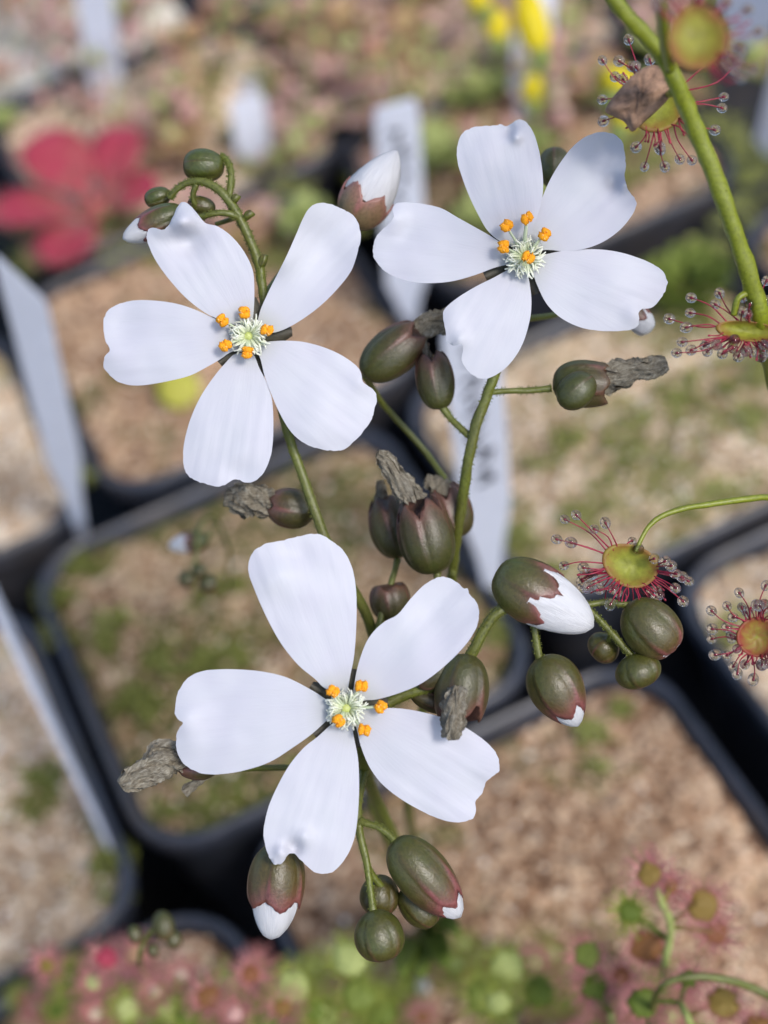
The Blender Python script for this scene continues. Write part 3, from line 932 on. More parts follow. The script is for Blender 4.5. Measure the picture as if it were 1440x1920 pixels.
f1 = flower(pl1, (466, 630), 121, [
    (Z1([(668, 905), (610, 880), (545, 858), (480, 824), (400, 760), (320, 670), (265, 590), (234, 520), (228, 480), (240, 453), (265, 450), (300, 458), (325, 440), (350, 390), (372, 345), (395, 332), (425, 350), (460, 390), (492, 428), (540, 440), (590, 470), (640, 520), (680, 580), (705, 640), (712, 700), (712, 780), (708, 840), (700, 900)]), (30, 14, -4, 2, [(342, 418, 26, 34), (352, 450, 30, -22), (300, 430, 18, 8)])),
    (Z1([(725, 890), (740, 820), (775, 740), (810, 670), (860, 570), (900, 480), (930, 410), (960, 360), (1000, 338), (1050, 340), (1110, 365), (1150, 385), (1180, 430), (1192, 490), (1180, 550), (1150, 640), (1090, 720), (1010, 800), (930, 860), (860, 900), (805, 920), (765, 918), (735, 920)]), (18, 10, 16, -10, [(530, 480, 34, 13), (610, 470, 50, -10)])),
    (Z1([(645, 965), (590, 880), (530, 855), (440, 815), (360, 790), (270, 777), (180, 775), (110, 790), (60, 815), (35, 855), (33, 900), (40, 950), (55, 980), (60, 1003), (42, 1025), (33, 1065), (55, 1105), (95, 1140), (150, 1157), (220, 1157), (320, 1140), (420, 1115), (500, 1075), (560, 1040), (600, 1012), (650, 990)]), (14, 22, -8, 5, [(205, 658, 30, 7), (240, 600, 45, -7)])),
    (Z1([(665, 1010), (620, 1020), (580, 1060), (530, 1120), (470, 1210), (425, 1310), (398, 1410), (392, 1490), (405, 1550), (440, 1582), (490, 1600), (545, 1616), (585, 1603), (625, 1580), (660, 1590), (700, 1594), (740, 1570), (775, 1510), (793, 1440), (798, 1340), (793, 1230), (770, 1150), (735, 1080), (715, 1030), (690, 1000)]), (22, 20, -8, -4, [(440, 890, 26, -6)])),
    (Z1([(715, 990), (740, 1040), (760, 1120), (790, 1200), (830, 1290), (880, 1370), (940, 1420), (1010, 1445), (1080, 1452), (1110, 1448), (1150, 1420), (1200, 1370), (1240, 1310), (1255, 1260), (1263, 1215), (1250, 1180), (1220, 1158), (1200, 1138), (1190, 1095), (1160, 1060), (1100, 1020), (1020, 985), (930, 962), (850, 957), (790, 960), (745, 965), (710, 965)]), (16, 26, -6, 3, [(680, 720, 24, 6), (600, 790, 50, 6)])),
], [(418, 600, 1.2), (459, 586, 1.1), (501, 619, 1.2), (422, 647, 1.2), (463, 661, 1.3)], 1, 'white five petalled flower at the upper left with one curled petal tip')
def bract(plant, x, y, dep, dx, dy, L, W):
    b = MB(); p0 = at(x, y, dep); d = RT * dx - UP * dy - FW * .3
    paddle(b, p0, d, L, W, .15, random.Random(int(x)), .1)
    return b.build('bract', M_STEM, plant)
for a_ in ((488, 508, 122.4, .3, -1, .0013, .00024), (452, 412, 121.8, .9, -.6, .0011, .0002), (432, 382, 121.8, .8, -1, .0009, .0002)): bract(pl1, *a_)
# spent bud half hidden below the flower
sc = bud(pl1, (590, 960), (500, 945), 127, 76, .95, .12, .45, .5, white=False, seed=21, mat=M_CAPS, flare=.10, name='seed_capsule', tonek=(.3, .9))
wither(sc, [(520, 940, 127, 1.0), (490, 938, 127, 1.3), (455, 936, 127, 1.3), (422, 930, 127, .9)], 3)
stem_part(pl1, 'pedicel', [(586, 958, 126, .25), (600, 975, 125, .26), (604, 992, 124.3, .28)], seed=31)

# ---------------- plant with the upper right flower
foot = on_z(790, 1780, SOIL_Z); fd = (foot - CAM).dot(FW) * 1000
pl2 = thing('flowering_sundew', 'slender flower stalk bearing the upper right white flower and spent seed capsules', 'flower', foot)
stem_part(pl2, 'stem', [(790, 1780, fd, .55), (775, 1600, fd - 22, .5), (765, 1480, 156, .48), (790, 1340, 145, .46), (830, 1200, 137, .44), (846, 1090, 132, .42), (856, 1010, 129, .42), (868, 930, 127, .42), (878, 865, 125.5, .42), (892, 800, 124.5, .42),
                        (910, 750, 124, .42), (926, 705, 123.5, .41), (946, 630, 123, .4), (966, 560, 122.5, .4), (980, 510, 121.6, .4), (983, 490, 121, .5)], hairs=800, seed=7)
stem_part(pl2, 'pedicel', [(918, 736, 124, .26), (950, 733, 124, .23), (990, 732, 124, .24), (1034, 728, 124, .30)], hairs=100, seed=8)
stem_part(pl2, 'pedicel', [(886, 822, 125, .28), (864, 803, 125.4, .27), (845, 784, 125.8, .27), (829, 762, 126, .32)], hairs=100, seed=9)
sc = bud(pl2, (1036, 716), (1180, 724), 124, 88, .72, .10, .42, .62, white=False, seed=6, mat=M_CAPS, flare=.06, name='seed_capsule', tonek=(.1, .75))
bud(pl2, (1050, 760), (1112, 706), 122.2, 66, 1.0, .0, .5, .5, white=False, seed=61, mat=M_CAPS, name='sepal', tonek=(.0, .4))
wither(sc, [(1120, 712, 124, 1.25), (1150, 706, 124, 1.35), (1190, 694, 124, 1.0), (1222, 688, 124, .9), (1250, 678, 124, .55)], 11)
sc = bud(pl2, (826, 768), (806, 652), 126, 72, .92, .16, .40, .42, white=False, seed=7, mat=M_CAPS, flare=.05, name='seed_capsule', tonek=(.15, 1.0))
sc = bud(pl2, (680, 705), (800, 612), 127, 88, .90, .16, .46, .50, white=False, seed=8, mat=M_CAPS, flare=.10, name='seed_capsule', tonek=(.05, .9))
wither(sc, [(770, 632, 127, 1.0), (800, 612, 127, 1.0), (832, 600, 127, 1.0), (856, 590, 127.5, .7)], 5)
wither(sc, [(790, 640, 126.6, .5), (800, 665, 126.3, .45), (812, 690, 126, .15)], 15)
stem_part(pl2, 'pedicel', [(684, 704, 127, .3), (720, 760, 132, .26), (800, 850, 134, .26), (852, 930, 131, .28), (862, 970, 128.6, .3)], seed=10)
stem_part(pl2, 'pedicel', [(966, 560, 122.6, .3), (1010, 470, 127, .25), (1036, 380, 130, .25), (1042, 345, 129, .28)], seed=11)
bud(pl2, (1040, 352), (1040, 276), 129, 62, 1.0, .0, .4, .42, white=False, seed=9, tonek=(.1, .5))
stem_part(pl2, 'pedicel', [(958, 600, 123, .3), (1040, 590, 128, .25), (1120, 560, 130, .24), (1170, 560, 130, .26)], seed=12)
bud(pl2, (1166, 556), (1218, 624), 128.4, 50, .72, .10, .5, .35, seed=10, roll=.4, tonek=(.3, 1.0), white_r=.97)
f2 = flower(pl2, (983, 482), 120, [
    (Z2([(715, 605), (660, 585), (610, 558), (570, 520), (540, 470), (500, 390), (465, 300), (443, 220), (448, 150), (470, 110), (510, 87), (560, 82), (600, 80), (622, 74), (650, 82), (675, 70), (700, 55), (725, 58), (755, 90), (775, 135), (790, 190), (803, 270), (806, 350), (795, 420), (775, 480), (755, 540), (735, 590)]), (34, 16, -6, 2, [(952, 242, 16, -14), (968, 256, 12, 12), (900, 300, 40, 5)])),
    (Z2([(738, 605), (752, 540), (770, 480), (800, 390), (840, 300), (890, 220), (940, 160), (1000, 120), (1060, 107), (1110, 118), (1140, 150), (1150, 195), (1155, 250), (1150, 300), (1165, 350), (1190, 385), (1200, 415), (1180, 460), (1130, 520), (1060, 570), (980, 600), (900, 610), (840, 605), (800, 607), (750, 630)]), (26, 12, 8, 3, [(1170, 345, 15, 18), (1152, 340, 16, -16), (1130, 280, 34, -7)])),
    (Z2([(700, 640), (650, 590), (600, 555), (540, 520), (450, 470), (380, 430), (310, 412), (240, 404), (190, 408), (172, 430), (175, 465), (150, 500), (115, 530), (95, 565), (88, 605), (100, 650), (140, 695), (200, 725), (270, 742), (350, 744), (430, 735), (520, 710), (600, 680), (660, 665), (700, 655)]), (14, 18, -6, 3, [(738, 410, 24, 8), (760, 440, 26, -5)])),
    (Z2([(712, 650), (670, 680), (600, 720), (520, 760), (440, 810), (390, 855), (385, 890), (395, 950), (400, 990), (430, 1008), (462, 1003), (468, 1030), (462, 1070), (485, 1110), (520, 1140), (560, 1148), (610, 1130), (670, 1080), (720, 1000), (750, 900), (757, 820), (750, 750), (740, 700), (728, 655)]), (20, 20, -8, 3, [(862, 636, 16, 9), (850, 600, 26, 5)])),
    (Z2([(740, 640), (760, 690), (780, 750), (820, 830), (880, 890), (960, 930), (1040, 945), (1120, 947), (1180, 940), (1205, 925), (1212, 900), (1210, 870), (1225, 853), (1260, 850), (1290, 825), (1320, 780), (1330, 740), (1315, 700), (1270, 665), (1200, 635), (1120, 612), (1040, 602), (960, 603), (880, 610), (820, 622), (760, 632)]), (14, 20, -6, -4, [(1190, 590, 22, 7), (1150, 540, 46, 5)])),
], [(949, 423, 1.6), (988, 409, 1.7), (1020, 439, 1.5), (944, 462, 1.4), (990, 484, 2.2)], 2, 'white five petalled flower at the upper right with notched petals')

# ---------------- plant with the lowest flower
foot = on_z(840, 1815, SOIL_Z); fd = (foot - CAM).dot(FW) * 1000
pl3 = thing('flowering_sundew', 'flower stalk bearing the lowest and largest white flower with drooping bud clusters on both sides', 'flower', foot)
stem_part(pl3, 'stem', [(840, 1815, fd, .5), (800, 1700, fd - 24, .5), (745, 1580, 146, .5), (705, 1500, 133, .5), (684, 1440, 124, .48), (678, 1400, 121, .46), (690, 1350, 119.6, .46), (740, 1310, 119.4, .46), (800, 1290, 119.2, .44), (850, 1262, 119, .43),
                        (884, 1225, 118.6, .42), (899, 1196, 118.3, .42), (922, 1160, 118, .42), (950, 1137, 118, .40), (985, 1128, 118.4, .36), (1040, 1128, 119, .30), (1090, 1136, 119.2, .26), (1120, 1158, 119.4, .24), (1146, 1186, 119.6, .24), (1172, 1216, 119.8, .26), (1186, 1232, 119.9, .28)], hairs=1500, seed=20)
stem_part(pl3, 'pedicel', [(1070, 1130, 119, .24), (1100, 1134, 119.3, .23), (1136, 1129, 119.6, .24), (1172, 1134, 120, .27), (1188, 1140, 120.2, .28)], hairs=120, seed=21)
stem_part(pl3, 'pedicel', [(1002, 1130, 118.6, .26), (1002, 1165, 118.8, .25), (1005, 1200, 119, .26), (1012, 1238, 119.2, .34)], hairs=160, seed=22)
stem_part(pl3, 'pedicel', [(1146, 1186, 119.8, .2), (1140, 1204, 121, .2), (1134, 1214, 121.4, .2)], seed=23)
stem_part(pl3, 'pedicel', [(684, 1440, 124, .4), (672, 1500, 121, .32), (674, 1560, 119.8, .3), (687, 1613, 119.3, .27), (694, 1665, 119, .26), (700, 1712, 118.8, .3)], hairs=300, seed=24)
stem_part(pl3, 'pedicel', [(674, 1540, 120, .3), (690, 1545, 119.8, .26), (712, 1552, 119.6, .26), (732, 1568, 119.4, .28), (744, 1584, 119.2, .36)], hairs=120, seed=25)
stem_part(pl3, 'pedicel', [(690, 1625, 119.4, .24), (705, 1650, 119.8, .24), (722, 1668, 120.2, .26)], hairs=40, seed=26)
stem_part(pl3, 'pedicel', [(680, 1470, 123, .35), (600, 1500, 126, .28), (550, 1560, 124, .28), (522, 1602, 121, .3)], seed=27)
bud(pl3, (930, 1072), (1113, 1176), 118, 118, .58, .22, .40, .62, seed=31, roll=.6, white_r=.95, tonek=(.0, 1.0))
bud(pl3, (1012, 1232), (1084, 1362), 119, 104, .86, .14, .50, .72, seed=32, roll=.1, white_r=.9, tonek=(.1, 1.0))
bud(pl3, (1178, 1132), (1262, 1222), 119.6, 104, .985, .04, .46, .40, seed=33, roll=.3, tonek=(.1, .9), white_r=.9)
bud(pl3, (1184, 1226), (1208, 1288), 119.8, 86, 1.0, .0, .5, .44, white=False, seed=34, tonek=(.0, .4))
bud(pl3, (1152, 1196), (1112, 1232), 121.8, 62, 1.0, .0, .5, .44, white=False, seed=35, tonek=(.2, .6))
bud(pl3, (700, 1706), (722, 1800), 118.6, 94, 1.0, .0, .52, .42, white=False, seed=36, tonek=(.0, .5))
bud(pl3, (738, 1576), (864, 1720), 119, 100, .88, .12, .44, .62, seed=37, roll=.55, white_r=.88, tonek=(.05, 1.0))
bud(pl3, (716, 1640), (708, 1718), 121, 74, 1.0, .0, .5, .45, white=False, seed=38, tonek=(.2, .7))
bud(pl3, (752, 1668), (816, 1732), 120.8, 66, 1.0, .0, .5, .42, white=False, seed=39, tonek=(.1, .5))
bud(pl3, (526, 1580), (508, 1762), 120, 106, .66, .12, .42, .58, seed=40, roll=.52, white_r=.88, tonek=(.3, .95))
# spent capsule by the right hand petal
sc = bud(pl3, (876, 1226), (856, 1368), 118.2, 100, .88, .26, .44, .48, white=False, seed=41, mat=M_CAPS, flare=.12, name='seed_capsule', tonek=(.1, 1.0))
wither(sc, [(858, 1288, 116.0, .85), (852, 1320, 115.4, 1.05), (846, 1355, 115.0, 1.05), (848, 1388, 114.8, .7)], 7)
sc = bud(pl3, (770, 1300), (850, 1330), 119.6, 40, .9, .2, .44, .4, white=False, seed=42, mat=M_CAPS, name='seed_capsule', tonek=(.3, .9))
bud(pl3, (850, 1238), (786, 1290), 118.6, 54, 1.0, .0, .4, .6, white=False, seed=43, mat=M_CAPS, name='sepal', tonek=(.2, 1.0))
# spent flower left
stem_part(pl3, 'pedicel', [(690, 1450, 124.6, .3), (560, 1440, 127, .26), (440, 1440, 124, .26), (380, 1438, 121, .3)], seed=28)
sc = bud(pl3, (410, 1440), (330, 1436), 120.2, 48, .95, .15, .5, .5, white=False, seed=44, mat=M_CAPS, name='seed_capsule', tonek=(.5, 1.0))
wither(sc, [(352, 1418, 119.6, .9), (318, 1424, 119.4, 1.35), (285, 1440, 119.2, 1.35), (250, 1458, 119, 1.0), (226, 1474, 118.8, .55)], 2)
wither(sc, [(392, 1452, 121, .3), (368, 1468, 121.2, .35), (345, 1486, 121.4, .5)], 22)
# the group of spent flowers above the right hand petal
stem_part(pl3, 'pedicel', [(800, 1290, 119.6, .3), (818, 1200, 124, .3), (822, 1120, 126, .27), (820, 1072, 126.4, .3)], hairs=60, seed=29)
stem_part(pl3, 'pedicel', [(700, 1240, 127, .3), (716, 1150, 128, .27), (736, 1085, 129, .26), (746, 1048, 129.6, .28)], seed=30)
stem_part(pl3, 'pedicel', [(850, 1080, 131, .3), (848, 1040, 130.5, .26), (856, 1005, 130, .26)], seed=33)
sc = bud(pl3, (816, 1076), (778, 918), 126, 104, .90, .26, .42, .56, white=False, seed=45, mat=M_CAPS, flare=.10, name='seed_capsule', tonek=(.1, 1.0), roll=.35)
wither(sc, [(780, 955, 125.6, 1.25), (764, 925, 125.4, 1.15), (742, 892, 125.2, .95), (722, 862, 125, .8), (706, 852, 124.8, .5)], 9)
sc = bud(pl3, (752, 1046), (716, 920), 130, 84, .92, .24, .42, .56, white=False, seed=46, mat=M_CAPS, flare=.08, name='seed_capsule', tonek=(.2, .8))
wither(sc, [(726, 955, 130, .7), (716, 930, 130, .7), (712, 900, 130, .4)], 17)
sc = bud(pl3, (862, 1008), (826, 900), 129.6, 82, .90, .24, .40, .52, white=False, seed=47, mat=M_CAPS, flare=.10, name='seed_capsule', tonek=(.4, 1.0))
wither(sc, [(840, 935, 129, .8), (820, 912, 129, .95), (796, 900, 129, .5)], 13)
sc = bud(pl3, (738, 1165), (726, 1088), 129, 76, .9, .15, .42, .4, white=False, seed=48, mat=M_CAPS, flare=.08, name='seed_capsule', tonek=(.3, .9))
stem_part(pl3, 'pedicel', [(700, 1200, 129, .3), (722, 1180, 129, .28), (736, 1160, 129, .28)], seed=34)
f3 = flower(pl3, (650, 1328), 117, [
    (Z3([(842, 615), (775, 588), (740, 555), (680, 505), (620, 430), (570, 340), (530, 250), (505, 180), (507, 130), (530, 95), (570, 75), (630, 62), (690, 48), (750, 40), (800, 65), (845, 105), (872, 160), (885, 230), (888, 310), (885, 400), (878, 480), (865, 545), (855, 600)]), (26, 16, -8, -6, [(520, 1080, 36, 10), (560, 1040, 34, -6)])),
    (Z3([(872, 630), (882, 560), (895, 500), (920, 430), (950, 385), (990, 350), (1035, 325), (1080, 270), (1130, 220), (1185, 193), (1235, 205), (1265, 232), (1282, 234), (1290, 255), (1315, 285), (1323, 330), (1310, 380), (1270, 440), (1200, 510), (1120, 570), (1040, 605), (960, 628), (915, 632), (880, 650)]), (24, 14, 7, 6, [(820, 1130, 44, -9), (780, 1240, 50, 7)])),
    (Z3([(818, 660), (775, 625), (720, 590), (640, 550), (560, 530), (480, 522), (400, 521), (330, 530), (280, 560), (252, 610), (243, 670), (252, 697), (270, 712), (252, 740), (247, 790), (262, 840), (300, 875), (350, 893), (410, 893), (490, 880), (580, 850), (660, 800), (730, 750), (780, 705), (822, 675)]), (12, 20, -8, 4, [(345, 1355, 26, 7), (420, 1300, 50, -4)])),
    (Z3([(848, 680), (800, 715), (750, 760), (700, 800), (650, 860), (610, 930), (575, 1010), (558, 1090), (562, 1140), (578, 1190), (600, 1215), (628, 1205), (642, 1182), (665, 1175), (690, 1200), (730, 1235), (770, 1247), (810, 1235), (850, 1190), (880, 1120), (893, 1030), (897, 930), (893, 840), (880, 770), (865, 700)]), (20, 16, -8, 6, [(550, 1590, 15, -15), (528, 1598, 14, 10), (570, 1570, 18, 8)])),
    (Z3([(872, 665), (890, 740), (905, 800), (935, 870), (980, 930), (1050, 985), (1130, 1030), (1200, 1058), (1260, 1063), (1300, 1050), (1312, 1020), (1310, 990), (1335, 960), (1350, 920), (1380, 895), (1396, 880), (1388, 830), (1360, 790), (1310, 750), (1240, 710), (1150, 680), (1060, 662), (980, 658), (920, 660), (885, 655)]), (16, 22, -5, -5, [(900, 1490, 34, -7), (760, 1400, 50, 5)])),
], [(625, 1295, 1.3), (678, 1286, 1.3), (713, 1325, 1.1), (635, 1352, 1.4), (683, 1369, 1.3)], 3, 'large white five petalled flower at the bottom')

# ---------------- climbing sundew with sticky leaves on the right
cfoot = on_z(1560, 1340, SOIL_Z)
cs = thing('climbing_sundew', 'tall yellow green sundew stem at the right edge carrying round sticky leaves', 'carnivorous plant', cfoot)
cfd = (cfoot - CAM).dot(FW) * 1000
stem_part(cs, 'stem', [(1560, 1340, cfd, 0.720), (1540, 1150, cfd - 45, 0.720), (1500, 900, 150, 0.720), (1450, 700, 125, 0.720), (1432, 610, 117.5, 0.696), (1412, 540, 115.5, 0.672), (1376, 430, 113.5, 0.648), (1340, 330, 112, 0.636), (1300, 230, 110.5, 0.624), (1270, 160, 109, 0.600),
                        (1246, 112, 108, 0.576), (1210, 68, 107, 0.552), (1175, 30, 106, 0.528), (1130, -30, 105, 0.528), (1060, -110, 104, 0.504)], M_STEMY, 12, hairs=100, seed=40)
stem_part(cs, 'stem', [(1256, 128, 108, .4), (1246, 80, 105, .36), (1241, 20, 101, .34), (1238, -60, 97, .3)], M_STEMY, 10, seed=41)

def trap(plant, c, rx, ry, ang, dep, drops, seed, petiole=None, extra=24, fan=(0, 2 * pi), elen=50, cupz=.8, label=None, face=1, red=0.0):
    """round leaf fringed with stalked glands, each ending in a clear drop"""
    rng = random.Random(seed)
    b = MB(); n, m_ = 28, 7; ca, sa = cos(ang), sin(ang)
    rows = []
    def pt(rr, th, off=0.0):
        x, y = rx * rr * cos(th), ry * rr * sin(th)
        return at(c[0] + x * ca - y * sa, c[1] + x * sa + y * ca, dep + face * cupz * (.75 - rr * rr) * .8 + .10 * noise.noise(Vector((x * .1, y * .1, seed))) + off)
    cen = b.add(pt(0, 0), 0)
    for k in range(1, m_ + 1):
        rows.append([b.add(pt(k / m_ * (1 + .03 * sin(3 * 2 * pi * j / n + seed)), 2 * pi * j / n), min(1, red * (.6 + .8 * rng.random()) + max(0, (k / m_ - .5) * 1.7) * (.35 + .65 * rng.random()))) for j in range(n)])
    nb = len(b.v)
    for v in list(b.v): b.add(v + FW * .00035, .2)
    for j in range(n):
        j2 = (j + 1) % n
        b.f.append((cen, rows[0][j2], rows[0][j])); b.f.append((cen + nb, rows[0][j] + nb, rows[0][j2] + nb))
        for k in range(m_ - 1):
            b.f.append((rows[k][j], rows[k][j2], rows[k + 1][j2], rows[k + 1][j]))
            b.f.append((rows[k][j] + nb, rows[k + 1][j] + nb, rows[k + 1][j2] + nb, rows[k][j2] + nb))
        b.f.append((rows[-1][j], rows[-1][j2], rows[-1][j2] + nb, rows[-1][j] + nb))
    lf = b.build('leaf', M_TRAP, plant, origin=at(c[0], c[1], dep))
    if label: lf['label'] = label
    if petiole: stem_part(lf, 'petiole', petiole, M_STEMY, 8, seed=seed)
    lst = [(x, y, 1, z) for x, y, z in drops]
    for _ in range(extra):
        a = rng.uniform(*fan); L = elen * rng.uniform(.35, 1.0)
        lst.append((c[0] + (rx + L) * cos(a), c[1] + (ry + L) * sin(a), rng.random() < .35, rng.uniform(-1.5, 1.5)))
    for x, y, has, dz in lst:
        a = atan2(y - c[1], x - c[0]) + rng.uniform(-.25, .25)
        # nearest rim point of the ellipse
        th = atan2(((x - c[0]) * -sa + (y - c[1]) * ca) / ry, ((x - c[0]) * ca + (y - c[1]) * sa) / rx) + rng.uniform(-.18, .18)
        k = rng.uniform(.82, 1.0)
        p0 = pt(k, th, .05); p1 = at(x, y, dep - dz)
        L = (p1 - p0).length
        mid = (p0 + p1) / 2 + (RT * rng.uniform(-1, 1) + UP * rng.uniform(-1, 1) - FW * rng.uniform(-.3, 1)) * L * .13
        pth = [Vector(q) for q in crom([tuple(p0), tuple(mid), tuple(p1)], 4)]
        kk = len(pth)
        b = MB()
        b.tube(pth, [(.000064 - .000028 * i / (kk - 1)) for i in range(kk)], 6)
        dr = rng.uniform(.00034, .00045) * dep / 120
        ax = (pth[-1] - pth[-2]).normalized()
        b.ball(pth[-1], .00009, 8, 6, ax, 1.6)
        b.build('tentacle', M_RED, lf)
        if has:
            b = MB(); b.ball(p1 + ax * .00003, dr, 16, 12, ax, rng.uniform(1.0, 1.2))
            b.build('dew_drop', M_DEW, lf)
    return lf
def dz(pts, seed, s=1.0):
    r = random.Random(seed); return [(x, y, r.uniform(-s, s * 1.2)) for x, y in pts]
# topmost leaf, nearer the camera and blurred
trap(cs, (1308, 70), 56, 62, 0, 94, dz([(1355, 105), (1382, 117), (1412, 130), (1360, 6), (1400, 20), (1255, -30), (1420, 60), (1330, -30)], 1), 51, [(1262, 110, 107, .3), (1280, 100, 103, .26), (1296, 90, 99, .24)], extra=26, fan=(-2.6, 1.2), elen=52, red=.12, label='blurred round yellow leaf at the top right, nearest the camera')
# second leaf with a scrap of brown debris
l2 = trap(cs, (1232, 196), 50, 52, .3, 116, dz(Z6([(240, 303), (323, 306), (370, 200), (303, 385), (240, 498), (245, 605), (408, 735), (450, 832), (550, 832), (530, 750), (625, 795), (685, 800), (475, 300)]), 2) + dz(Z6([(845, 485), (800, 650), (835, 540), (910, 310), (845, 275)]), 3, .3), 52,
          [(1262, 172, 110, .3), (1252, 178, 113, .26)], extra=22, fan=(0.4, 4.2), elen=42, label='round green leaf with brown debris and drops left of the thick stem')
b = MB()
dp = Z6([(262, 528), (330, 440), (400, 370), (480, 325), (560, 350), (600, 440), (540, 520), (450, 600), (400, 640), (360, 590), (300, 560)])
sm = crom(dp, 4, closed=True)
cc = (sum(p[0] for p in sm) / len(sm), sum(p[1] for p in sm) / len(sm))
lay = []
for k in range(6):
    s = 1 - k / 6
    lay.append([b.add(at(cc[0] + (p[0] - cc[0]) * s, cc[1] + (p[1] - cc[1]) * s, 112.6 - .8 * (1 - s) + .4 * noise.noise(Vector((p[0] * .06, p[1] * .06, s * 3)))), s) for p in sm])
for k in range(5):
    for j in range(len(sm)): b.f.append((lay[k][j], lay[k][(j + 1) % len(sm)], lay[k + 1][(j + 1) % len(sm)], lay[k + 1][j]))
b.f.append(tuple(lay[-1]))
bk = [b.add(b.v[i] + FW * .0012, 0) for i in lay[0]]
for j in range(len(sm)): b.f.append((lay[0][(j + 1) % len(sm)], lay[0][j], bk[j], bk[(j + 1) % len(sm)]))
b.f.append(tuple(reversed(bk)))
o = b.build('debris', M_DEBRIS, None, origin=at(cc[0], cc[1], 114.3))
tag(o, 'brown papery scrap stuck to the sticky leaf left of the thick stem', 'debris')
# leaf low on the stem, seen from the side
trap(cs, Z6([(965, 1655)])[0], 60, 19, .1, 116.5, dz(Z6([(685, 1490), (825, 1468), (805, 1523), (680, 1565), (575, 1595), (660, 1637), (640, 1710), (612, 1765), (685, 1750), (750, 1730), (765, 1757), (840, 1768), (920, 1780), (960, 1745), (1030, 1780), (1045, 1725), (975, 1525), (940, 1560), (965, 1575), (940, 1490), (1060, 1405), (1055, 1505), (1090, 1700), (900, 1700)]), 4), 53,
     [(1424, 560, 116, .3), (1404, 550, 115.6, .26), (1384, 560, 115.4, .24), (1376, 590, 116, .24)], extra=34, fan=(.2, 2.9), elen=36, cupz=.9, label='sticky leaf fringed with drops at the right edge below the stem')
# leaf on a long arching stalk
trap(cs, Z7([(596, 590)])[0], 54, 40, .35, 120, dz(Z7([(145, 430), (195, 308), (233, 450), (265, 282), (375, 368), (443, 330), (607, 440), (640, 485), (740, 548), (805, 565), (870, 640), (910, 660), (950, 685), (917, 808), (190, 590), (310, 605), (300, 680), (305, 725), (405, 690), (410, 740), (490, 735), (520, 755)]), 5), 54,
     [(1530, 960, 125, .3), (1450, 934, 122, .26), (1400, 936, 121, .25), (1340, 944, 120.6, .24), (1280, 954, 120.4, .22), (1240, 968, 120.2, .2), (1214, 990, 120, .18), (1198, 1020, 119.8, .16), (1192, 1034, 119.8, .16)], extra=40, fan=(.0, 3.0), elen=46, cupz=1, label='round yellow leaf on a long arching stalk beside the big half open bud')
# leaf cut off by the right edge
trap(cs, Z7([(1370, 1030)])[0], 36, 38, 0, 121, dz(Z7([(1265, 760), (1190, 840), (1095, 870), (1100, 980), (1098, 1040), (1118, 1138), (1190, 1140), (1250, 1100), (1228, 1208), (1252, 1252), (1300, 1195), (1350, 1288), (1425, 715), (1480, 1250), (1530, 1150), (1520, 860)]), 6), 55,
     [(1520, 1180, 125, .24), (1470, 1195, 123, .22), (1430, 1195, 122, .2)], extra=46, fan=(0, 2 * pi), elen=26, red=.42, label='round green sticky leaf cut off by the right edge below the arching stalk')

# ================================================================== BLURRED PLANTS BEHIND
def hairs_on(b, c, nrm, r, n, L, rng, w_=.00009):
    t1 = nrm.orthogonal().normalized(); t2 = nrm.cross(t1)
    for _ in range(n):
        a = rng.uniform(0, 2 * pi); d = (t1 * cos(a) + t2 * sin(a))
        rr = r * sqrt(rng.uniform(.3, 1)); o = c + d * rr
        e = o + (d * rng.uniform(.5, 1.2) + nrm * rng.uniform(.1, .8)) * L
        s = nrm.cross(d).normalized() * w_
        i = [b.add(o - s), b.add(o + s), b.add(e)]
        b.f.append(tuple(i)); 
        b.ball(e, w_ * 1.8, 5, 4)

def rosette_leaf(root, loc, a, L, W, arch, elev, mat, hair, rng, nh=26, hl=.0012):
    b = MB(); d = Vector((cos(a), sin(a), elev))
    c, nr = paddle(b, loc, d, L, W, arch, rng)
    lf = b.build('leaf', mat, root)
    if nh:
        b = MB(); hairs_on(b, c + nr * .0001, nr, W * .95, nh, hl, rng)
        b.build('tentacle_fringe', hair, lf)
    return lf

# large red rosette, upper left
def red_leaf_at(root, centre, tip, dep_c, dep_t, W, rng):
    p0, p1 = at(*centre, dep_c), at(*tip, dep_t)
    b = MB(); d = p1 - p0
    c, nr = paddle(b, p0, d, d.length, W, .06, rng)
    lf = b.build('leaf', M_LF_RED, root)
    b = MB(); hairs_on(b, c, nr, W * 1.05, 240, .0018, rng); b.build('tentacle_fringe', M_HAIR, lf)
rc = on_z(192, 395, SOIL_Z)
dc = (rc - CAM).dot(FW) * 1000 - 14
rt = thing('red_sundew_rosette', 'large crimson rosette of five broad leaves at the upper left', 'carnivorous plant', rc)
rng = random.Random(9)
for tip, wd, dd in (((62, 262), .0068, 4), ((238, 240), .0055, 6), ((300, 350), .0052, -2), ((95, 500), .0060, -10), ((-20, 410), .0058, -4)):
    red_leaf_at(rt, (192, 395), tip, dc, dc + dd, wd, rng)
b = MB(); b.tube([rc - Vector((0, 0, .004)), at(192, 395, dc)], [.0012, .0010], 8); b.build('stem', M_LF_GRN, rt)

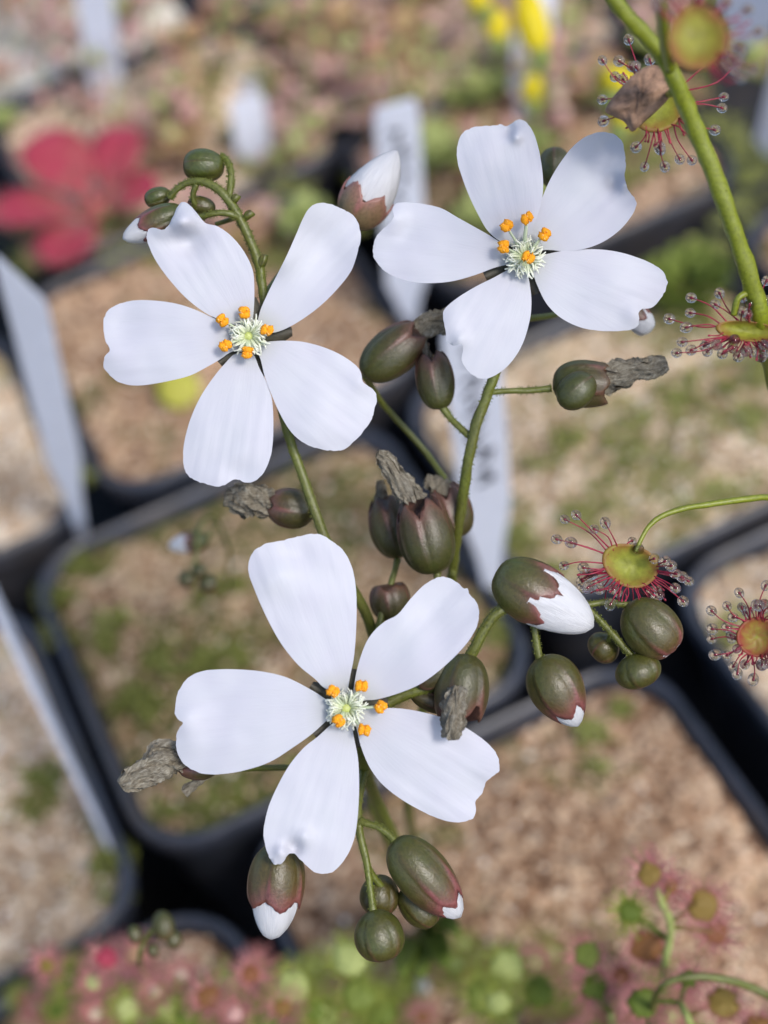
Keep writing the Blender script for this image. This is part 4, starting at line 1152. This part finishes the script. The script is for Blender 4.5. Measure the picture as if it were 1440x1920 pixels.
# small rosettes on the back pots
def make_rosette(name, mat, hair, n, L, W, seed, elev=.35):
    rng = random.Random(seed)
    r = thing(name, 'x', 'carnivorous plant', Vector((0, 0, 0)))
    for k in range(n):
        a = 2 * pi * k / n + rng.uniform(-.2, .2)
        rosette_leaf(r, Vector((0, 0, .0006 * (k % 3))), a, L * rng.uniform(.75, 1.1), W * rng.uniform(.85, 1.1), .12, elev * rng.uniform(.4, 1.6), mat, hair, rng, 16, .0010)
    return r
def copy_tree(o, parent=None):
    c_ = o.copy(); C.objects.link(c_)
    if parent: c_.parent = parent
    for ch in list(o.children): copy_tree(ch, c_)
    return c_
protos = [
    (make_rosette('sundew_rosette', M_LF_PINK, M_HAIR, 9, .0075, .0019, 1), 'small pinkish sundew rosette blurred among the back pots', 'small pink rosettes in the back pots'),
    (make_rosette('sundew_rosette', M_LF_ORG, M_HAIR, 8, .0070, .0018, 2, .6), 'small orange tinged sundew rosette blurred among the back pots', 'small orange rosettes in the back pots'),
    (make_rosette('sundew_rosette', M_LF_GRN, M_HAIRG, 8, .0080, .0018, 3, .7), 'small yellow green sundew rosette blurred among the back pots', 'small green rosettes in the back pots'),
]
rr = random.Random(21)
used = [0, 0, 0]
pink_zone = [(x, y) for x, y in []]
spots = []
for _ in range(135):
    px, py = rr.uniform(-10, 1450), rr.uniform(-40, 470)
    if 0 < px < 120 and 60 < py < 220: continue
    if py > 330 and (px > 1120 or px < 330): continue
    if px > 1180 and py > 240: continue
    if 395 < px < 520 and 70 < py < 390: continue
    if 1030 < px < 1180 and py < 130: continue
    spots.append((px, py))
for px, py in spots:
    p = on_z(px, py, SOIL_Z)
    if px < 700 and rr.random() < .62: k = 0
    else: k = rr.choice((0, 0, 1, 1, 2, 2) if px < 900 else (0, 1, 2, 2))
    src, lab, grp = protos[k]
    o = src if used[k] == 0 else copy_tree(src)
    used[k] += 1
    o.location = p + Vector((0, 0, rr.uniform(0, .004)))
    o.rotation_euler.z = rr.uniform(0, 6.28)
    s = rr.uniform(.55, 1.15); o.scale = (s, s, s)
    o['label'] = lab.replace(' blurred among the back pots', '').replace('small', 'small blurred') + ' ' + zone(px); o['group'] = grp

# erect thin sundews: stalk with small round leaves
def erect(name, foot, top, dtop, leaves, mat, hair, rng, label, group=None, R=.0016, stem=M_LF_GRN, r0=.0004, nh=30, hl=.0014, cat='carnivorous plant'):
    pf = on_z(foot[0], foot[1], SOIL_Z); pt_ = at(top[0], top[1], dtop)
    t = thing(name, label, cat, pf, group)
    mid = (pf + pt_) / 2 + Vector((rng.uniform(-.002, .002), rng.uniform(-.002, .002), .002))
    pth = [Vector(q) for q in crom([tuple(pf), tuple(mid), tuple(pt_)], 6)]
    b = MB(); b.tube(pth, [r0] * len(pth), 6); b.build('stem', stem, t)
    for k in range(leaves):
        s = (k + .6) / leaves; i = min(len(pth) - 1, int(s * (len(pth) - 1) + .5))
        a = rng.uniform(0, 2 * pi)
        d = Vector((cos(a), sin(a), rng.uniform(-.1, .7))).normalized()
        L = rng.uniform(.0025, .0055); c = pth[i] + d * L
        b = MB(); b.tube([pth[i], pth[i] + d * L * .5 + Vector((0, 0, .0004)), c], [.0002, .00018, .00016], 5)
        nr = (CAM - c).normalized() * .5 + d * .5 + Vector((0, 0, .3)); nr.normalize()
        b.ball(c, R * rng.uniform(.8, 1.15), 12, 8, nr, .35, .1, tone=rng.uniform(.2, .9))
        lf = b.build('leaf', mat, t)
        b = MB(); hairs_on(b, c, nr, R * 1.05, nh, hl, rng); b.build('tentacle_fringe', hair, lf)
    return t
rng = random.Random(33)
for i in range(58):
    px, py = rng.uniform(200, 720), rng.uniform(40, 390)
    if rng.random() < .4: px = rng.uniform(560, 1100); py = min(py, 330)
    if rng.random() < .12: px = rng.uniform(0, 230); py = rng.uniform(30, 220)
    if 400 < px < 520 and 150 < py: continue
    f_ = on_z(px, py, SOIL_Z); d_ = (f_ - CAM).dot(FW) * 1000
    k = rng.random()
    erect('erect_sundew', (px, py), (px + rng.uniform(-14, 14), py - rng.uniform(70, 150)), d_ - rng.uniform(8, 22), rng.randint(4, 7),
          M_LF_ORG if k < .3 else (M_LF_PINK if k < .65 else M_LF_GRN), M_HAIR, rng,
          'thin upright blurred sundew with tiny leaves ' + zone(px), 'thin upright sundews in the back pots', R=.0013, nh=14)

# bottom right red green sundews
rng = random.Random(44)
def sundew_px(label, foot, stem_pts, leaves, rng, mat_stem=M_LF_GRN, r=.35):
    """leaves: (px, py, depth, radius px, material, hair)"""
    pf = on_z(foot[0], foot[1], SOIL_Z)
    t = thing('sundew_plant', label, 'carnivorous plant', pf)
    fd_ = (pf - CAM).dot(FW) * 1000
    stem_part(t, 'stem', [(foot[0], foot[1], fd_, r)] + [(a, b_, d, r) for a, b_, d in stem_pts], mat_stem, 7, seed=1)
    for (x, y, d, rad, mt, hr, att) in leaves:
        c = at(x, y, d); R = rad * d * PX * .00095
        a0 = at(*att)
        nr = (CAM - c).normalized() + Vector((rng.uniform(-.3, .3), rng.uniform(-.3, .3), rng.uniform(0, .4))); nr.normalize()
        b = MB(); b.ball(c, R * .92, 20, 12, nr, .32, .45, tone=rng.uniform(.2, .8), seed=rng.random() * 9)
        b.tube([a0, (a0 + c) / 2 + Vector((0, 0, .0003)), c], [.00025, .00022, .0002], 6, tone=[0, .2, .4])
        lf = b.build('leaf', mt, t)
        b = MB(); hairs_on(b, c, nr, R * 1.0, 150, .0016 * d / 160, rng, .00005); b.build('tentacle_fringe', hr, lf)
    return t
D = 168
sundew_px('branched sundew with red round leaves at the lower right corner', (1235, 1905), [(1245, 1820, 152), (1258, 1740, 149), (1240, 1690, 148), (1225, 1655, 148)],
          [(1217, 1638, 148, 26, M_LF_OLR, M_HAIR, (1228, 1665, 148)), (1257, 1662, 149, 15, M_LF_OLR, M_HAIR, (1245, 1690, 148)), (1318, 1697, 149, 34, M_LF_OLR, M_HAIR, (1256, 1730, 149)),
           (1342, 1748, 151, 26, M_LF_OLR, M_HAIR, (1258, 1740, 149)), (1212, 1775, 151, 34, M_LF_OLR, M_HAIR, (1250, 1790, 151)), (1180, 1710, 150, 24, M_LF_BRT, M_HAIRG, (1250, 1760, 150))], rng)
sundew_px('sundew with a pink fringed leaf low in the lower right corner', (1330, 1990), [(1300, 1930, 149), (1275, 1880, 148)],
          [(1355, 1880, 149, 34, M_LF_OLR, M_HAIR, (1290, 1905, 149)), (1205, 1880, 149, 32, M_LF_BRT, M_HAIR, (1275, 1880, 148)), (1290, 1835, 149, 20, M_LF_BRT, M_HAIR, (1275, 1880, 148)), (1420, 1930, 150, 30, M_LF_OLR, M_HAIR, (1310, 1940, 149))], rng)
sundew_px('pink haired sundew between the green leaves and the lower right corner', (1150, 1960), [(1145, 1900, 156)],
          [(1100, 1790, 156, 28, M_LF_BRT, M_HAIR, (1145, 1900, 156)), (1112, 1850, 156, 30, M_LF_BRT, M_HAIR, (1145, 1900, 156)), (1165, 1830, 157, 20, M_LF_OLR, M_HAIR, (1145, 1900, 156))], rng)
t = thing('fallen_stalk', 'dark green bare stalk arching across the lower right corner', 'stalk', on_z(1560, 1960, SOIL_Z))
stem_part(t, 'stem', [(1560, 1960, 165, .4), (1470, 1885, 146, .4), (1400, 1848, 143, .38), (1330, 1832, 142, .36), (1270, 1836, 142, .34), (1236, 1856, 143, .3), (1220, 1900, 150, .3), (1215, 1960, 160, .3)], M_STEM, 8, seed=3)

# bright green sundews along the bottom
green = [('low green sundew with fuzzy round leaves right of the hanging buds', (960, 1930), [(950, 1815, 166, 36), (905, 1870, 165, 34), (1010, 1860, 167, 30), (935, 1880, 164, 26)]),
         ('low green sundew with fuzzy round leaves just under the hanging buds', (690, 1950), [(655, 1798, 164, 36), (672, 1868, 164, 34), (716, 1900, 165, 30), (610, 1905, 164, 28)]),
         ('low green sundew with fuzzy round leaves left of the hanging buds', (560, 1955), [(548, 1850, 164, 36), (500, 1908, 164, 30), (590, 1895, 164, 24), (425, 1850, 165, 28)]),
         ('low green sundew cut off by the bottom edge at the left', (260, 1960), [(240, 1890, 166, 26), (130, 1830, 169, 26), (180, 1870, 168, 24), (320, 1890, 166, 28), (350, 1905, 165, 24)])]
for lab, ft, lv in green:
    pf = on_z(ft[0], ft[1], SOIL_Z); fd_ = (pf - CAM).dot(FW) * 1000
    a = (ft[0], ft[1] - 20, min(fd_ - 3, 170))
    sundew_px(lab, ft, [a], [(x, y, d, r_, M_LF_BRT if i % 3 else M_LF_GRN, M_HAIRG, a) for i, (x, y, d, r_) in enumerate(lv)], rng)
# bottom left : reddish mixed rosettes
redl = [('red and green sundew at the bottom left corner of the broad rimmed pot', (162, 1900), [(200, 1795, 165, 22, M_LF_RED), (88, 1810, 168, 16, M_LF_OLR), (175, 1840, 166, 18, M_LF_GRN)]),
        ('pink haired sundew at the bottom edge in the broad rimmed pot', (420, 1960), [(470, 1825, 164, 20, M_LF_OLR), (480, 1815, 168, 22, M_LF_OLR), (390, 1870, 164, 26, M_LF_OLR), (440, 1900, 163, 18, M_LF_PINK), (530, 1890, 163, 20, M_LF_OLR)]),
        ('pink haired sundew near the bottom edge left of the green leaves', (330, 1940), [(250, 1790, 167, 20, M_LF_ORG), (340, 1830, 167, 17, M_LF_PINK), (290, 1860, 166, 16, M_LF_PINK), (180, 1900, 166, 17, M_LF_PINK)])]
for lab, ft, lv in redl:
    pf = on_z(ft[0], ft[1], SOIL_Z); fd_ = (pf - CAM).dot(FW) * 1000
    a = (ft[0], ft[1] - 20, min(fd_ - 3, 170))
    sundew_px(lab, ft, [a], [(x, y, d, r_, m2, M_HAIR, a) for (x, y, d, r_, m2) in lv], rng)

rng = random.Random(77)
for i in range(26):
    px = rng.uniform(20, 560) if i < 14 else rng.uniform(600, 1400); py = rng.uniform(1830, 1960)
    if i < 14: py += max(0, (300 - px) * .12)
    pf = on_z(px, py, SOIL_Z); fd_ = (pf - CAM).dot(FW) * 1000
    k = rng.random(); lv = []
    for _ in range(rng.randint(4, 7)):
        a_, r_ = rng.uniform(0, 2 * pi), rng.uniform(18, 62)
        lv.append((px + cos(a_) * r_, py - 20 + sin(a_) * r_ * .8, fd_ - rng.uniform(3, 14), rng.uniform(9, 17),
                   rng.choice((M_LF_OLR, M_LF_PINK, M_LF_BRT, M_LF_ORG) if i < 14 else (M_LF_BRT, M_LF_GRN, M_LF_OLR, M_LF_BRT)), M_HAIR if rng.random() < (.5 if i < 14 else .4) else M_HAIRG, (px, py - 10, fd_ - 3)))
    wh = 'left of the hanging buds' if px < 560 else ('below the hanging buds' if px < 900 else 'toward the lower right corner')
    t_ = sundew_px('tiny blurred hairy sundew in the crowd along the bottom edge, ' + wh, (px, py), [(px, py - 10, fd_ - 3)], lv, rng, r=.2)
    t_['group'] = 'tiny hairy sundews crowding the bottom edge'

# glossy leaf tuft at the foot of the flower stalks
ft = on_z(815, 1800, SOIL_Z)
t = thing('leaf_tuft', 'tuft of glossy green blades where the flower stalks rise from the soil', 'plant', ft)
for (x, y, L, W) in ((800, 1700, 0, .0017), (845, 1740, 0, .0016), (770, 1760, 0, .0013), (850, 1860, 0, .0016), (800, 1880, 0, .0018), (760, 1880, 0, .0015), (880, 1800, 0, .0012)):
    p1 = at(x, y, 166)
    b = MB(); d = p1 - ft; paddle(b, ft, d, d.length, W, .10, rng)
    b.build('leaf', M_LF_BRT, t)
for i, (x, y) in enumerate(((805, 1758), (668, 1835), (790, 1850), (770, 1790))):
    b = MB(); b.ball(on_z(x, y, SOIL_Z + .004), .0011, 10, 8, lump=.4, seed=i)
    tag(b.build('perlite_grain', M_TAG), 'white perlite grain lying by the green leaves at the bottom', 'grain', 'white perlite grains at the foot of the plants')

# small blurred bud cluster behind, left of the lowest flower
rng = random.Random(3)
pf = on_z(420, 1130, SOIL_Z)
t = thing('bud_stalk', 'blurred stalk with a pink tipped bud and dark round buds over the mossy pot', 'flower bud', pf)
fd_ = (pf - CAM).dot(FW) * 1000
stem_part(t, 'stem', [(420, 1130, fd_, .3), (430, 1040, 190, .28), (400, 970, 172, .26), (372, 990, 165, .25), (368, 1040, 163, .22), (360, 1070, 163, .2)], M_STEM, 7, seed=5)
stem_part(t, 'pedicel', [(400, 970, 172, .24), (392, 1000, 166, .2), (388, 1020, 165, .2)], M_STEM, 6, seed=6)
bud(t, (392, 1012), (316, 1024), 165, 40, .6, .1, .42, .6, seed=51)
for q, (x, y, r_) in enumerate(((348, 1086, 34), (388, 1094, 38), (372, 1070, 30))):
    bud(t, (x, y - r_ * .5), (x + 6, y + r_ * .5), 163, r_, 1.0, 0, .5, .45, white=False, seed=52 + q)
# blurred dark bud cluster, lower left
pf = on_z(285, 1830, SOIL_Z)
t = thing('bud_stalk', 'blurred dark green bud cluster over the broad rimmed pot at the bottom left', 'flower bud', pf)
fd_ = (pf - CAM).dot(FW) * 1000
stem_part(t, 'stem', [(285, 1850, fd_, .3), (262, 1800, 158, .28), (276, 1755, 153, .26), (300, 1735, 152, .25)], M_STEM, 7, seed=7)
for q, (x, y, w_, h_) in enumerate(((306, 1736, 40, 56), (252, 1752, 26, 34), (325, 1762, 30, 34), (286, 1782, 22, 24))):
    bud(t, (x - 6, y - h_ / 2), (x + 8, y + h_ / 2), 152, w_, 1.0, 0, .5, .45, white=False, seed=60 + q)

# yellow flowers at the top
def yellow(label, foot, path, heads, rng):
    pf = on_z(foot[0], foot[1], SOIL_Z); fd_ = (pf - CAM).dot(FW) * 1000
    t = thing('yellow_flower', label, 'flower', pf)
    stem_part(t, 'stem', [(foot[0], foot[1], fd_, .3)] + path, M_LF_GRN, 7, seed=8)
    for (x0, y0, x1, y1, d, w_) in heads:
        A, B = at(x0, y0, d), at(x1, y1, d); ax = (B - A).normalized(); L = (B - A).length; W = w_ * d * PX * .001 / 2
        fl = MB(); fl.ball((A + B) / 2 + ax * L * .1, W, 14, 10, ax, L / 2 / W, .15)
        o = fl.build('flower_head', M_YEL, t, origin=A)
        cx = MB(); cx.ball(A + ax * L * .12, W * .7, 10, 8, ax, 1.3); cx.build('calyx', M_LF_GRN, o)
    return t
rng = random.Random(8)
yellow('tiny yellow flower buds on a thin stalk at the top, the left pair', (905, 300), [(915, 200, 290, .26), (932, 100, 270, .24), (930, 80, 268, .24)], [(932, 90, 930, 20, 268, 46), (915, 30, 880, -30, 266, 44)], rng)
yellow('tall yellow blossom at the top between the white label and the sticky leaf', (1000, 300), [(1010, 220, 288, .26), (1022, 130, 270, .26)], [(1018, 125, 985, -10, 268, 62)], rng)
yellow('small yellow green bud behind the upper right flower', (1010, 310), [(1002, 240, 290, .24), (1000, 200, 282, .24)], [(1000, 205, 998, 145, 280, 44)], rng)
yellow('yellow blossom half hidden behind the leaf with brown debris', (1170, 380), [(1165, 320, 250, .26), (1162, 260, 236, .26)], [(1160, 250, 1175, 200, 234, 60), (1150, 190, 1165, 130, 232, 70)], rng)
# isolated blurred bits on the soil behind the upper left flower
b = MB(); p = on_z(335, 728, SOIL_Z + .003)
t = thing('fallen_leaf', 'small round yellow leaf on the soil below the left petal', 'leaf', p)
b.ball(p, .0040, 14, 8, Vector((.1, -.5, .8)), .18, .1, tone=.9); b.build('leaf', simple('leaf_yellow', lin(168, 164, 60), .6, 500, .15), t)
# bright green clump right of the upper right flower
p = on_z(1290, 560, SOIL_Z)
t = thing('moss_cushion', 'bright green leafy clump beside the black pot rim at the right', 'moss', p)
b = MB()
for k in range(26):
    a = k * 2.4; r_ = .0006 * sqrt(k) * 1.8
    base_ = p + Vector((cos(a) * r_, sin(a) * r_, 0))
    paddle(b, base_, Vector((cos(a) * .6, sin(a) * .6, 1)), .0075, .0016, .1, rng, .2)
b.build('leaf_cushion', M_LF_BRT, t)

bpy.context.view_layer.update()
